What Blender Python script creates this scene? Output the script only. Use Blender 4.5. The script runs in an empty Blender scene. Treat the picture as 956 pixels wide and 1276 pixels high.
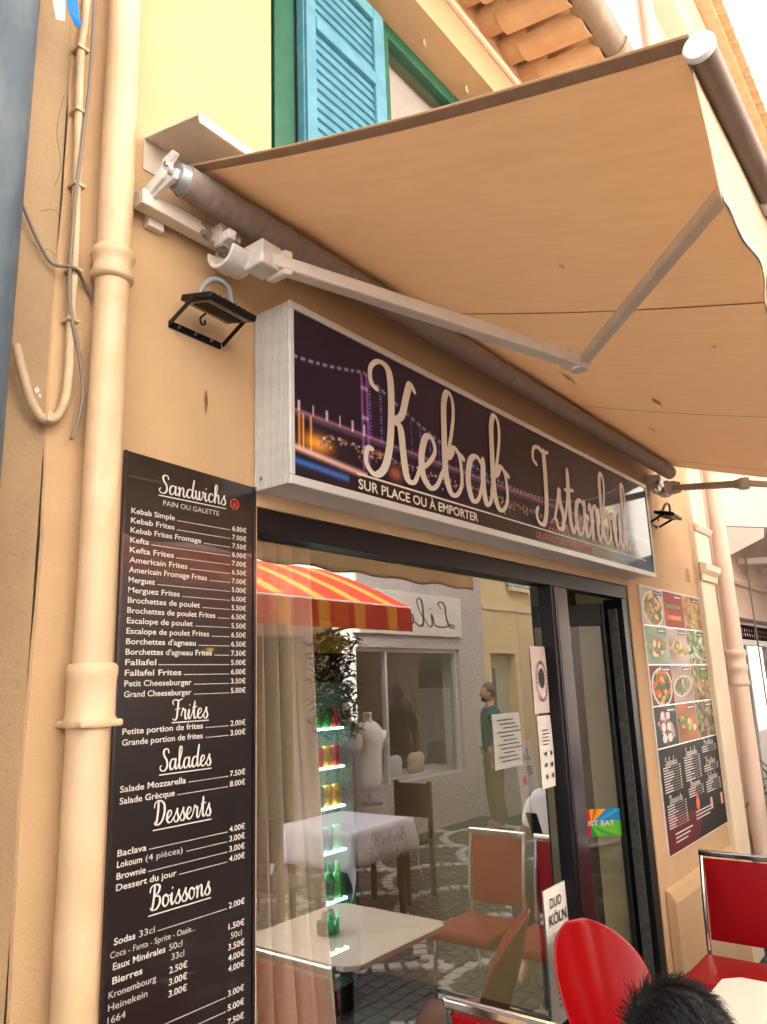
import bpy, bmesh, math, random
import numpy as np
from math import radians, sin, cos, pi
from mathutils import Vector, Matrix
random.seed(7)
sc = bpy.context.scene
col = sc.collection

# ---------------------------------------------------------------- camera, sky, sun, exposure
cam_d = bpy.data.cameras.new('camera')
cam = bpy.data.objects.new('camera', cam_d); col.objects.link(cam)
cam_d.sensor_fit = 'HORIZONTAL'; cam_d.sensor_width = 36.0; cam_d.lens = 940/956*36
cam_d.clip_start = 0.03; cam_d.clip_end = 2000
yaw, pit, rol = radians(52.3), radians(12.97), radians(-2.1)
Fv = Vector((sin(yaw)*cos(pit), cos(yaw)*cos(pit), sin(pit)))
R0 = Vector((cos(yaw), -sin(yaw), 0)); U0 = R0.cross(Fv)
Rv = R0*cos(rol)+U0*sin(rol); Uv = -R0*sin(rol)+U0*cos(rol)
Mx = Matrix((( Rv.x, Uv.x, -Fv.x, 0), (Rv.y, Uv.y, -Fv.y, -1.45), (Rv.z, Uv.z, -Fv.z, 1.75), (0, 0, 0, 1)))
cam.matrix_world = Mx
sc.camera = cam
SUN_EL, SUN_AZ = radians(42), radians(340)          # azimuth measured from +y towards +x
world = bpy.data.worlds.new('World'); sc.world = world; world.use_nodes = True
nt = world.node_tree; bg = nt.nodes['Background']
sky = nt.nodes.new('ShaderNodeTexSky'); sky.sky_type = 'NISHITA'; sky.sun_disc = False
sky.sun_elevation = SUN_EL; sky.sun_rotation = SUN_AZ; sky.dust_density = 6.0; sky.air_density = 1.0; sky.ozone_density = 0.6
hs = nt.nodes.new('ShaderNodeHueSaturation'); hs.inputs['Saturation'].default_value = .45; hs.inputs['Value'].default_value = 1.1
nt.links.new(sky.outputs[0], hs.inputs['Color']); nt.links.new(hs.outputs[0], bg.inputs[0]); bg.inputs[1].default_value = 0.15
sl = bpy.data.lights.new('sun', 'SUN'); sl.energy = 4.6; sl.angle = radians(0.6); sl.color = (1.0, 0.94, 0.84)
so = bpy.data.objects.new('sun', sl); col.objects.link(so)
sd = Vector((sin(SUN_AZ)*cos(SUN_EL), cos(SUN_AZ)*cos(SUN_EL), sin(SUN_EL)))
so.rotation_euler = sd.to_track_quat('Z', 'Y').to_euler()
vs = sc.view_settings; vs.view_transform = 'Standard'; vs.look = 'None'; vs.exposure = 2.2; vs.gamma = 1.0; vs.use_curve_mapping = False
try:
    sc.cycles.max_bounces = 10; sc.cycles.transparent_max_bounces = 16; sc.cycles.use_denoising = True
except Exception: pass

# ---------------------------------------------------------------- materials
MATS = {}
def mat(name, c, rough=0.6, metal=0.0, c2=None, nscale=6.0, bump=None, coat=0.0, trans=0.0, emit=None, spec=0.5, contrast=(0.35, 0.7), detail=6, stretch=None):
    m = bpy.data.materials.new(name); m.use_nodes = True; MATS[name] = m
    t = m.node_tree; N = t.nodes; L = t.links; b = N['Principled BSDF']
    b.inputs['Base Color'].default_value = (*c, 1); b.inputs['Roughness'].default_value = rough
    b.inputs['Metallic'].default_value = metal; b.inputs['Specular IOR Level'].default_value = spec
    b.inputs['Coat Weight'].default_value = coat; b.inputs['Coat Roughness'].default_value = 0.04
    tc = N.new('ShaderNodeTexCoord'); vec = tc.outputs['Object']
    if stretch:
        mp = N.new('ShaderNodeMapping'); mp.inputs['Scale'].default_value = stretch
        L.new(vec, mp.inputs[0]); vec = mp.outputs[0]
    if c2:
        n = N.new('ShaderNodeTexNoise'); n.inputs['Scale'].default_value = nscale; n.inputs['Detail'].default_value = detail; n.inputs['Roughness'].default_value = .62
        L.new(vec, n.inputs['Vector'])
        r = N.new('ShaderNodeValToRGB'); r.color_ramp.elements[0].position = contrast[0]; r.color_ramp.elements[1].position = contrast[1]
        r.color_ramp.elements[0].color = (*c, 1); r.color_ramp.elements[1].color = (*c2, 1)
        L.new(n.outputs['Fac'], r.inputs[0]); L.new(r.outputs[0], b.inputs['Base Color'])
    if bump:
        prev = None
        for bs, st, dist in bump:
            n = N.new('ShaderNodeTexNoise'); n.inputs['Scale'].default_value = bs; n.inputs['Detail'].default_value = 5
            L.new(vec, n.inputs['Vector'])
            bp = N.new('ShaderNodeBump'); bp.inputs['Strength'].default_value = st; bp.inputs['Distance'].default_value = dist
            L.new(n.outputs['Fac'], bp.inputs['Height'])
            if prev: L.new(prev.outputs[0], bp.inputs['Normal'])
            prev = bp
        L.new(prev.outputs[0], b.inputs['Normal'])
    if emit:
        b.inputs['Emission Color'].default_value = (*emit[0], 1); b.inputs['Emission Strength'].default_value = emit[1]
    if trans > 0:      # translucent cloth
        tr = N.new('ShaderNodeBsdfTranslucent'); mx = N.new('ShaderNodeMixShader'); mx.inputs[0].default_value = trans
        tr.inputs[0].default_value = (*c, 1)
        if c2: L.new(r.outputs[0], tr.inputs[0])
        L.new(b.outputs[0], mx.inputs[1]); L.new(tr.outputs[0], mx.inputs[2]); L.new(mx.outputs[0], N['Material Output'].inputs[0])
    return m
def glass(name, refl=0.12, tint=(0.93, 0.95, 0.94)):
    m = bpy.data.materials.new(name); m.use_nodes = True; t = m.node_tree; N = t.nodes; L = t.links
    N.remove(N['Principled BSDF'])
    tr = N.new('ShaderNodeBsdfTransparent'); tr.inputs[0].default_value = (*tint, 1)
    gl = N.new('ShaderNodeBsdfGlossy'); gl.inputs['Roughness'].default_value = 0.0; gl.inputs[0].default_value = (1, 1, 1, 1)
    fr = N.new('ShaderNodeFresnel'); fr.inputs[0].default_value = 1.45
    ad = N.new('ShaderNodeMath'); ad.operation = 'ADD'; ad.use_clamp = True; ad.inputs[1].default_value = refl
    mx = N.new('ShaderNodeMixShader')
    ge = N.new('ShaderNodeNewGeometry'); iv = N.new('ShaderNodeMath'); iv.operation = 'SUBTRACT'; iv.inputs[0].default_value = 1.0
    mu = N.new('ShaderNodeMath'); mu.operation = 'MULTIPLY'; L.new(ge.outputs['Backfacing'], iv.inputs[1])
    L.new(fr.outputs[0], ad.inputs[0]); L.new(ad.outputs[0], mu.inputs[0]); L.new(iv.outputs[0], mu.inputs[1]); L.new(mu.outputs[0], mx.inputs[0]); L.new(tr.outputs[0], mx.inputs[1]); L.new(gl.outputs[0], mx.inputs[2])
    L.new(mx.outputs[0], N['Material Output'].inputs[0]); return m
def print_mat(name, rough=0.5, coat=0.0, metal=0.0):
    m = mat(name, (1, 1, 1), rough=rough, coat=coat)
    a = m.node_tree.nodes.new('ShaderNodeVertexColor'); a.layer_name = 'Col'
    m.node_tree.links.new(a.outputs[0], m.node_tree.nodes['Principled BSDF'].inputs['Base Color']); return m

STUCCO = mat('tan_stucco', (.55, .365, .205), .9, c2=(.485, .31, .17), nscale=3.2, detail=12, contrast=(.30, .78), bump=[(190, .6, .003), (70, .5, .004), (5, .3, .015)])
STUCCO_UP = STUCCO
GREYWALL = mat('grey_beige_stucco', (.38, .26, .145), .92, c2=(.31, .21, .12), nscale=3.5, detail=12, bump=[(130, .6, .004), (40, .6, .006), (6, .4, .02)])
CREAM = mat('cream_plaster', (.74, .62, .47), .85, c2=(.68, .55, .40), nscale=3, bump=[(60, .3, .004)])
PINKW = mat('pale_pink_plaster', (.72, .55, .44), .85, c2=(.66, .50, .40), nscale=3, bump=[(60, .3, .004)])
PIPE = mat('cream_pipe_paint', (.64, .46, .29), .5, c2=(.50, .345, .20), nscale=7, contrast=(.4, .8), bump=[(9, .5, .012), (70, .2, .003)])
BLUEP = mat('blue_grey_weathered_plastic', (.055, .078, .105), .6, c2=(.13, .15, .165), nscale=22, contrast=(.42, .8), bump=[(60, .2, .002)], stretch=(1, 1, .25))
CONDUIT = mat('beige_conduit_paint', (.56, .42, .27), .6, c2=(.40, .29, .18), nscale=14, bump=[(60, .3, .002)])
WIRE = mat('grey_cable', (.18, .14, .11), .6)
ALU = mat('white_aluminium', (.72, .72, .71), .42, metal=.25, c2=(.62, .62, .61), nscale=3, stretch=(1, 1, 8))
WHITEM = mat('cream_white_metal', (.74, .66, .58), .4, c2=(.66, .57, .49), nscale=12)
BRACK = mat('cast_white_bracket', (.78, .74, .70), .4, c2=(.62, .57, .52), nscale=20, bump=[(80, .15, .002)])
STEEL = mat('galvanised_steel', (.45, .45, .45), .35, metal=.9, c2=(.25, .24, .23), nscale=30)
CHROME = mat('chrome', (.80, .80, .82), .12, metal=1.0)
BLACKM = mat('black_metal', (.005, .005, .007), .4, spec=.25)
DARKM = mat('dark_bronze_metal', (.10, .09, .11), .22, metal=.9)
FABRIC = mat('beige_awning_cloth', (.76, .585, .405), .85, c2=(.71, .54, .37), nscale=9, trans=.44, stretch=(5, .6, 1), detail=12, bump=[(25, .15, .006), (140, .5, .002)])
FABR2 = mat('brown_awning_hem', (.42, .31, .24), .85, c2=(.36, .26, .2), nscale=30, trans=.15)
ROLLC = mat('rolled_awning_cloth', (.33, .26, .215), .8, c2=(.25, .195, .165), nscale=25, bump=[(30, .3, .006)], stretch=(3, 1, 1))
SEAM = mat('brown_seam_thread', (.25, .17, .12), .9)
TEAL = mat('turquoise_shutter_paint', (.055, .205, .29), .6, c2=(.10, .28, .36), nscale=14, bump=[(40, .2, .002)])
GREEN = mat('dark_green_paint', (.006, .075, .04), .5, c2=(.012, .11, .055), nscale=14, bump=[(40, .2, .002)])
TILE = mat('orange_roof_tile', (.60, .36, .18), .85, c2=(.68, .48, .28), nscale=9, bump=[(40, .35, .006)])
GUTTER = mat('beige_gutter_metal', (.28, .23, .17), .5, metal=.2, c2=(.2, .165, .12), nscale=10)
BOARD = mat('black_print_board', (.012, .008, .008), .3, coat=.5, c2=(.017, .011, .010), nscale=3)
INKW = mat('white_ink', (.62, .58, .55), .5)
INKC = mat('cream_ink', (.82, .75, .68), .6)
INKR = mat('red_ink', (.78, .09, .05), .5)
INKD = mat('dark_ink', (.05, .04, .05), .6)
RED = mat('red_vinyl', (.30, .003, .006), .42, c2=(.24, .003, .005), nscale=5, spec=.15, bump=[(120, .1, .001)])
REDP = mat('glossy_red_plastic', (.27, .002, .004), .25, coat=.15, spec=.25)
CREAMT = mat('cream_laminate', (.78, .72, .62), .3, coat=.3)
CURT = mat('taupe_curtain_cloth', (.64, .51, .385), .9, c2=(.55, .44, .33), nscale=60, trans=.15, bump=[(200, .3, .001)])
CLOTH = mat('white_tablecloth', (.84, .86, .93), .85)
HAIR = mat('black_hair', (.004, .0035, .004), .55, spec=.3)
SKIN = mat('skin', (.50, .28, .19), .55)
SHIRTW = mat('white_cotton', (.85, .85, .86), .9, bump=[(14, .3, .004)])
SHIRTT = mat('teal_cotton', (.006, .09, .11), .9, bump=[(12, .4, .01)])
TROUS = mat('taupe_trousers', (.22, .17, .13), .9, bump=[(12, .4, .01)])
JEAN = mat('dark_denim', (.03, .04, .07), .9)
BRHAIR = mat('auburn_hair', (.08, .02, .012), .5)
GRANITE = mat('speckled_granite', (.64, .61, .58), .7, c2=(.30, .28, .27), nscale=55, contrast=(.45, .62))
YELLOW = mat('yellow_plaster', (.72, .60, .34), .9, c2=(.66, .54, .30), nscale=2, bump=[(50, .3, .004)])
WHITEW = mat('white_plaster', (.80, .77, .72), .9, c2=(.7, .66, .6), nscale=4)
PALEBL = mat('pale_blue_paint', (.42, .60, .64), .6)
STRIPE_R = mat('orange_red_canvas', (.46, .03, .010), .85, trans=.3)
STRIPE_Y = mat('yellow_orange_canvas', (.60, .24, .03), .85, trans=.3)
ASPH = mat('dark_paving', (.045, .042, .042), .8, c2=(.07, .065, .063), nscale=9, bump=[(60, .5, .006)])
SETT = mat('dark_sett', (.035, .034, .037), .75, c2=(.07, .067, .066), nscale=5, bump=[(70, .4, .004)])
SETTW = mat('pale_sett', (.50, .48, .46), .7, c2=(.36, .35, .33), nscale=8, bump=[(70, .4, .004)])
LEAF = mat('leaf_green', (.05, .11, .03), .6, c2=(.09, .17, .05), nscale=3, trans=.2)
LEAFD = mat('olive_leaf', (.07, .09, .03), .6, c2=(.14, .14, .05), nscale=3, trans=.2)
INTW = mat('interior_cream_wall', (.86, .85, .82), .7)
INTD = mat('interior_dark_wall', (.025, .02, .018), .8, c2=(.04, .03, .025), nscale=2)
INTY = mat('interior_yellow_panel', (.80, .55, .04), .6)
FLOORI = mat('interior_tile_floor', (.05, .04, .035), .35, c2=(.07, .06, .05), nscale=4)
GLASS = glass('shop_glass', .31, (.96, .97, .965))
GLASS2 = glass('clear_glass', .04)
PRINT = print_mat('printed_photo', .55, .0); PRINT.node_tree.nodes['Principled BSDF'].inputs['Specular IOR Level'].default_value = .2
SIGNP = print_mat('sign_print', .5, .6); SIGNP.node_tree.nodes['Principled BSDF'].inputs['Specular IOR Level'].default_value = .08

# ---------------------------------------------------------------- object helpers
def link(name, me, m=None, parent=None, loc=None):
    o = bpy.data.objects.new(name, me); col.objects.link(o)
    if m is not None and me is not None: me.materials.append(m)
    if parent is not None: o.parent = parent
    if loc: o.location = loc
    return o
def tag(o, label=None, cat=None, group=None, kind=None):
    if label: o['label'] = label
    if cat: o['category'] = cat
    if group: o['group'] = group
    if kind: o['kind'] = kind
    return o
def thing(name, label, cat, loc=(0, 0, 0), rz=0, group=None):
    o = bpy.data.objects.new(name, None); col.objects.link(o); o.empty_display_size = .1
    o.location = loc; o.rotation_euler = (0, 0, rz)
    return tag(o, label, cat, group)
class MB:
    def __init__(s): s.v = []; s.f = []
    def add(s, vs_, fs_):
        b = len(s.v); s.v += [tuple(p) for p in vs_]; s.f += [tuple(i+b for i in f) for f in fs_]; return s
    def box(s, x0, x1, y0, y1, z0, z1):
        v = [(x, y, z) for x in (x0, x1) for y in (y0, y1) for z in (z0, z1)]
        return s.add(v, [(0, 1, 3, 2), (4, 6, 7, 5), (0, 4, 5, 1), (2, 3, 7, 6), (0, 2, 6, 4), (1, 5, 7, 3)])
    def obox(s, c, hx, hy, hz, X=(1, 0, 0), Y=(0, 1, 0), Z=(0, 0, 1)):
        c = Vector(c); X = Vector(X).normalized()*hx; Y = Vector(Y).normalized()*hy; Z = Vector(Z).normalized()*hz
        v = [c+X*a+Y*b+Z*d for a in (-1, 1) for b in (-1, 1) for d in (-1, 1)]
        return s.add(v, [(0, 1, 3, 2), (4, 6, 7, 5), (0, 4, 5, 1), (2, 3, 7, 6), (0, 2, 6, 4), (1, 5, 7, 3)])
    def bar(s, a, b, w, h, up=(0, 0, 1)):
        a = Vector(a); b = Vector(b); d = (b-a).normalized(); S = d.cross(Vector(up)).normalized(); T = S.cross(d)
        return s.obox((a+b)/2, (b-a).length/2, w/2, h/2, d, S, T)
    def tube(s, pts, r, n=10, cap=True):
        pts = [Vector(p) for p in pts]; rs = r if isinstance(r, (list, tuple)) else [r]*len(pts)
        t0 = (pts[1]-pts[0]).normalized(); ref = Vector((0, 0, 1)) if abs(t0.z) < .9 else Vector((1, 0, 0))
        A = t0.cross(ref).normalized(); vs_ = []; fs_ = []
        for i, p in enumerate(pts):
            t = (pts[min(i+1, len(pts)-1)]-pts[max(i-1, 0)]).normalized()
            A = (A-t*A.dot(t)).normalized(); B = t.cross(A)
            vs_ += [p+(A*cos(2*pi*k/n)+B*sin(2*pi*k/n))*rs[i] for k in range(n)]
        for i in range(len(pts)-1):
            for k in range(n):
                fs_.append((i*n+k, i*n+(k+1) % n, (i+1)*n+(k+1) % n, (i+1)*n+k))
        if cap: fs_ += [tuple(range(n-1, -1, -1)), tuple((len(pts)-1)*n+k for k in range(n))]
        return s.add(vs_, fs_)
    def lathe(s, prof, c=(0, 0, 0), n=20, axis='z'):
        vs_ = []; fs_ = []
        for (r, h) in prof:
            for k in range(n):
                a = 2*pi*k/n; u, w = r*cos(a), r*sin(a)
                p = (u, w, h) if axis == 'z' else ((h, u, w) if axis == 'x' else (u, h, w))
                vs_.append((c[0]+p[0], c[1]+p[1], c[2]+p[2]))
        for i in range(len(prof)-1):
            for k in range(n): fs_.append((i*n+k, i*n+(k+1) % n, (i+1)*n+(k+1) % n, (i+1)*n+k))
        fs_ += [tuple(range(n-1, -1, -1)), tuple((len(prof)-1)*n+k for k in range(n))]
        return s.add(vs_, fs_)
    def prism(s, poly, y0, y1):        # polygon of (x, z) extruded along y
        n = len(poly); v = [(x, y0, z) for x, z in poly]+[(x, y1, z) for x, z in poly]
        return s.add(v, [tuple(range(n)), tuple(range(2*n-1, n-1, -1))]+[(i, i+n, (i+1) % n+n, (i+1) % n) for i in range(n)])
    def prismx(s, poly, x0, x1):       # polygon of (y, z) extruded along x
        n = len(poly); v = [(x0, y, z) for y, z in poly]+[(x1, y, z) for y, z in poly]
        return s.add(v, [tuple(range(n)), tuple(range(2*n-1, n-1, -1))]+[(i, i+n, (i+1) % n+n, (i+1) % n) for i in range(n)])
    def quad(s, a, b, c, d): return s.add([a, b, c, d], [(0, 1, 2, 3)])
    def build(s, name, m, parent=None, smooth=False, bevel=0, loc=None, seg=2, angle=40):
        me = bpy.data.meshes.new(name); me.from_pydata(s.v, [], s.f); me.update()
        bm = bmesh.new(); bm.from_mesh(me); bmesh.ops.recalc_face_normals(bm, faces=bm.faces); bm.to_mesh(me); bm.free()
        o = link(name, me, m, parent, loc)
        if smooth:
            me.shade_smooth()
            try: me.set_sharp_from_angle(angle=radians(angle))
            except Exception: pass
        if bevel:
            b = o.modifiers.new('Bevel', 'BEVEL'); b.width = bevel; b.segments = seg; b.limit_method = 'ANGLE'; b.angle_limit = radians(35)
        return o
def struct(o): o['kind'] = 'structure'; return o
def catmull(pts, k=7, closed=False):
    P = [np.array(p, float) for p in pts]; out = []
    n = len(P)
    for i in range(n-1):
        p0 = P[i-1] if i > 0 else 2*P[0]-P[1]; p1 = P[i]; p2 = P[i+1]; p3 = P[i+2] if i+2 < n else 2*P[-1]-P[-2]
        for j in range(k):
            t = j/k
            out.append(.5*((2*p1)+(-p0+p2)*t+(2*p0-5*p1+4*p2-p3)*t*t+(-p0+3*p1-3*p2+p3)*t**3))
    out.append(P[-1]); return [tuple(p) for p in out]
def wall_with_holes(xs, zs, holes, yf, yb):    # facade slab: front, back and reveals
    mb = MB(); xs = sorted(xs); zs = sorted(zs)
    def solid(i, j):
        if i < 0 or j < 0 or i >= len(xs)-1 or j >= len(zs)-1: return False
        cx, cz = (xs[i]+xs[i+1])/2, (zs[j]+zs[j+1])/2
        return not any(a < cx < b and c < cz < d for a, b, c, d in holes)
    for i in range(len(xs)-1):
        for j in range(len(zs)-1):
            if not solid(i, j): continue
            x0, x1, z0, z1 = xs[i], xs[i+1], zs[j], zs[j+1]
            mb.quad((x0, yf, z0), (x1, yf, z0), (x1, yf, z1), (x0, yf, z1)); mb.quad((x0, yb, z0), (x0, yb, z1), (x1, yb, z1), (x1, yb, z0))
            if not solid(i-1, j): mb.quad((x0, yf, z0), (x0, yf, z1), (x0, yb, z1), (x0, yb, z0))
            if not solid(i+1, j): mb.quad((x1, yf, z0), (x1, yb, z0), (x1, yb, z1), (x1, yf, z1))
            if not solid(i, j-1): mb.quad((x0, yf, z0), (x0, yb, z0), (x1, yb, z0), (x1, yf, z0))
            if not solid(i, j+1): mb.quad((x0, yf, z1), (x1, yf, z1), (x1, yb, z1), (x0, yb, z1))
    return mb
def wall_obj(mb, name, m, parent):
    me = bpy.data.meshes.new(name); me.from_pydata(mb.v, [], mb.f); me.update()
    bm = bmesh.new(); bm.from_mesh(me); bmesh.ops.remove_doubles(bm, verts=bm.verts, dist=1e-5)
    bmesh.ops.recalc_face_normals(bm, faces=bm.faces); bm.to_mesh(me); bm.free()
    return link(name, me, m, parent)
def color_grid(name, org, X, Z, w, h, nx, nz, fn, m, parent):     # flat print, colour per cell corner
    u, v = np.meshgrid(np.linspace(0, 1, nx+1), np.linspace(0, 1, nz+1)); u = u.ravel(); v = v.ravel()
    O = np.array(org, float); X = np.array(X, float); Z = np.array(Z, float)
    P = O+np.outer(u*w, X)+np.outer(v*h, Z)
    f = [(j*(nx+1)+i, j*(nx+1)+i+1, (j+1)*(nx+1)+i+1, (j+1)*(nx+1)+i) for j in range(nz) for i in range(nx)]
    me = bpy.data.meshes.new(name); me.from_pydata(P.tolist(), [], f); me.update()
    c = np.ones((len(u), 4)); c[:, :3] = np.clip(fn(u, v), 0, 1)
    a = me.color_attributes.new('Col', 'FLOAT_COLOR', 'POINT'); a.data.foreach_set('color', c.ravel())
    return link(name, me, m, parent)
# ---- lettering
_tc = {}
def text_polys(s, bold=0.0):
    if (s, bold) in _tc: return _tc[(s, bold)]
    cu = bpy.data.curves.new('t', 'FONT'); cu.body = s; cu.offset = bold; cu.resolution_u = 3
    o = bpy.data.objects.new('t', cu); col.objects.link(o)
    me = bpy.data.meshes.new_from_object(o.evaluated_get(bpy.context.evaluated_depsgraph_get()))
    v = [tuple(p.co) for p in me.vertices]; f = [tuple(p.vertices) for p in me.polygons]
    bpy.data.objects.remove(o); bpy.data.curves.remove(cu); bpy.data.meshes.remove(me)
    _tc[(s, bold)] = (v, f); return v, f
class Plane:
    def __init__(s, O, X, Z, N): s.O = Vector(O); s.X = Vector(X); s.Z = Vector(Z); s.N = Vector(N)
    def p(s, u, v, d=0): return s.O+s.X*u+s.Z*v+s.N*d
def put_text(mb, pl, s, u, v, size, bold=0.0, width=None, align='l', d=.001, xs=1.0, shear=0.0):
    vs_, fs_ = text_polys(s, bold)
    if not vs_: return
    x0 = min(p[0] for p in vs_); x1 = max(p[0] for p in vs_)
    k = size*xs if width is None else width/(x1-x0)
    off = {'l': -x0*k, 'r': -x1*k, 'c': -(x0+x1)/2*k}[align]
    mb.add([pl.p(u+off+p[0]*k+p[1]*size*shear, v+p[1]*size, d) for p in vs_], fs_)
G = {
 'K': ([[(0, 1.5), (-.17, 1.6), (-.16, 1.88), (.08, 2.06), (.34, 1.95), (.38, 1.4), (.3, .6), (.12, .1), (-.15, -.08), (-.36, .08), (-.32, .34), (-.18, .36)], [(1.1, 1.78), (.96, 1.9), (.82, 1.6), (.66, 1.2), (.38, 1.02)], [(.38, 1.02), (.6, .95), (.66, .5), (.74, .05), (.95, .0), (1.12, .25)]], 1.12),
 'e': ([[(.0, .3), (.3, .45), (.56, .75), (.48, 1.0), (.28, .97), (.12, .6), (.14, .2), (.36, .0), (.58, .1), (.78, .4)]], .74),
 'b': ([[(0, .3), (.28, .9), (.5, 1.6), (.5, 2.02), (.34, 2.12), (.2, 1.85), (.15, 1.2), (.13, .45), (.25, .05), (.48, .02), (.68, .3), (.66, .8), (.48, .98), (.28, .75)], [(.6, .9), (.8, .82)]], .84),
 'a': ([[(.68, .86), (.48, 1.0), (.22, .85), (.1, .4), (.22, .03), (.46, .1), (.68, .55)], [(.72, .98), (.68, .4), (.76, .04), (.92, .1), (1.0, .3)]], .95),
 'I': ([[(.02, 1.5), (-.16, 1.62), (-.1, 1.9), (.14, 2.0), (.42, 1.93), (.72, 1.98)], [(.46, 1.95), (.44, 1.2), (.36, .4), (.16, -.02), (-.12, -.02), (-.22, .2), (-.1, .36)]], .82),
 's': ([[(0, .2), (.24, .7), (.4, 1.1), (.38, .78), (.54, .35), (.42, .02), (.16, .0), (.1, .2)]], .62),
 't': ([[(0, .3), (.22, .9), (.36, 1.7)], [(.38, 1.72), (.33, .9), (.32, .25), (.46, 0), (.66, .25)], [(.1, 1.12), (.66, 1.2)]], .62),
 'n': ([[(0, .8), (.12, .97), (.18, .6), (.14, 0)], [(.16, .4), (.34, .9), (.52, .97), (.58, .6), (.56, .2), (.68, .0), (.86, .25)]], .84),
 'u': ([[(0, .8), (.12, .97), (.14, .4), (.24, .03), (.44, .1), (.58, .6), (.62, .97)], [(.62, .97), (.58, .3), (.7, 0), (.88, .25)]], .86),
 'l': ([[(0, .3), (.26, .9), (.44, 1.7), (.4, 2.06), (.26, 2.06), (.18, 1.7), (.15, .5), (.24, .05), (.42, .05), (.58, .3)]], .56),
 'S': ([[(.78, 1.6), (.72, 1.9), (.45, 2.0), (.22, 1.75), (.3, 1.35), (.58, .9), (.62, .35), (.36, 0), (.0, .03), (-.16, .32), (.0, .5)]], .82),
 'd': ([[(.68, .86), (.48, 1.0), (.22, .85), (.1, .4), (.22, .03), (.46, .1), (.68, .55)], [(.86, 2.08), (.74, 1.2), (.68, .4), (.76, .04), (.92, .1), (1.0, .3)]], .95),
 'w': ([[(0, .8), (.12, .97), (.13, .4), (.24, .03), (.4, .12), (.5, .95)], [(.5, .95), (.48, .3), (.6, .03), (.78, .2), (.88, .8), (.82, 1.0), (1.02, .85)]], 1.0),
 'i': ([[(0, .35), (.16, .95), (.13, .3), (.24, 0), (.42, .25)], [(.2, 1.35), (.23, 1.45)]], .42),
 'c': ([[(.58, .78), (.44, 1.0), (.2, .85), (.1, .4), (.24, .03), (.48, .08), (.68, .35)]], .64),
 'h': ([[(0, .3), (.28, 1.0), (.44, 1.8), (.36, 2.1), (.23, 1.98), (.17, 1.2), (.14, 0)], [(.16, .4), (.34, .9), (.52, .97), (.58, .5), (.56, .15), (.68, 0), (.86, .25)]], .84),
 'F': ([[(-.06, 1.5), (-.14, 1.8), (.14, 1.98), (.5, 1.88), (.95, 2.04)], [(.5, 1.9), (.42, 1.0), (.32, .2), (.1, -.04), (-.12, .1)], [(.14, 1.0), (.7, 1.1)]], .8),
 'r': ([[(0, .35), (.16, .9), (.2, 1.1), (.3, .94), (.48, .92), (.46, .5), (.48, .1), (.62, .0), (.78, .25)]], .74),
 'D': ([[(.32, 1.9), (.27, 1.0), (.14, .1)], [(-.1, 1.45), (0, 1.85), (.4, 2.0), (.84, 1.7), (.92, 1.0), (.7, .3), (.34, .0), (.02, .04), (-.04, .22), (.14, .24)]], 1.05),
 'B': ([[(.32, 1.9), (.27, 1.0), (.14, .1)], [(-.1, 1.45), (.0, 1.85), (.4, 2.0), (.74, 1.8), (.64, 1.32), (.34, 1.08), (.72, .95), (.78, .45), (.5, .0), (.1, -.02), (-.06, .2)]], .95),
 'o': ([[(.35, .98), (.14, .78), (.1, .3), (.32, 0), (.56, .25), (.56, .75), (.35, .98), (.5, .8), (.78, .85)]], .72),
 'L': ([[(.5, 1.5), (.66, 1.85), (.45, 2.02), (.28, 1.7), (.24, .9), (.1, .15), (-.12, .0), (-.18, .2), (.06, .22), (.45, .02), (.8, .1), (.9, .3)]], .86),
 ' ': ([], .6)}
ZS = .00001
def put_script(mb, pl, s, u, v, unit, w=.1, xs=1.0, shear=0.0, d=.0012, total=None):
    adv = sum(G[c][1] for c in s)
    if total: xs = total/(adv*unit)
    cur = 0; z = d
    for c in s:
        for st in G[c][0]:
            P = catmull([(cur+a, b) for a, b in st], 6); n = len(P); L_ = []; R_ = []
            for i in range(n):
                a = P[max(i-1, 0)]; b = P[min(i+1, n-1)]; dx, dy = (b[0]-a[0])*xs, b[1]-a[1]; q = math.hypot(dx, dy) or 1
                nx, ny = -dy/q, dx/q
                ww = w*(.55+.5*max(0, -dy/q if a[1] > b[1] else 0)+.16*abs(dy/q)); 
                if i in (0, n-1): ww *= .75
                X_, Y_ = P[i][0]*xs+P[i][1]*shear, P[i][1]
                L_.append((X_+nx*ww, Y_+ny*ww)); R_.append((X_-nx*ww, Y_-ny*ww))
            vs_ = [pl.p(u+x*unit, v+y*unit, z+k_*ZS) for k_, (x, y) in enumerate(L_)]+[pl.p(u+x*unit, v+y*unit, z+k_*ZS) for k_, (x, y) in enumerate(R_)]
            mb.add(vs_, [(i, i+1, n+i+1, n+i) for i in range(n-1)])
            z += n*ZS*(n > 0)-0
            for e in (0, n-1):
                cx, cy = P[e][0]*xs+P[e][1]*shear, P[e][1]; r = math.hypot(L_[e][0]-cx, L_[e][1]-cy)
                mb.add([pl.p(u+(cx+r*cos(t*pi/5))*unit, v+(cy+r*sin(t*pi/5))*unit, z+.00005) for t in range(10)], [tuple(range(10))])
            z += .0001
        cur += G[c][1]
def flat(mb, pl, pts, d=.001): mb.add([pl.p(a, b, d) for a, b in pts], [tuple(range(len(pts)))])
def rect(mb, pl, u0, u1, v0, v1, d=.001): flat(mb, pl, [(u0, v0), (u1, v0), (u1, v1), (u0, v1)], d)
def flat_build(mb, name, m, parent):
    me = bpy.data.meshes.new(name); me.from_pydata(mb.v, [], mb.f); me.update(); return link(name, me, m, parent)
def FS(y, z0=0): return Plane((0, y, z0), (1, 0, 0), (0, 0, 1), (0, -1, 0))       # plane facing the street
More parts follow.
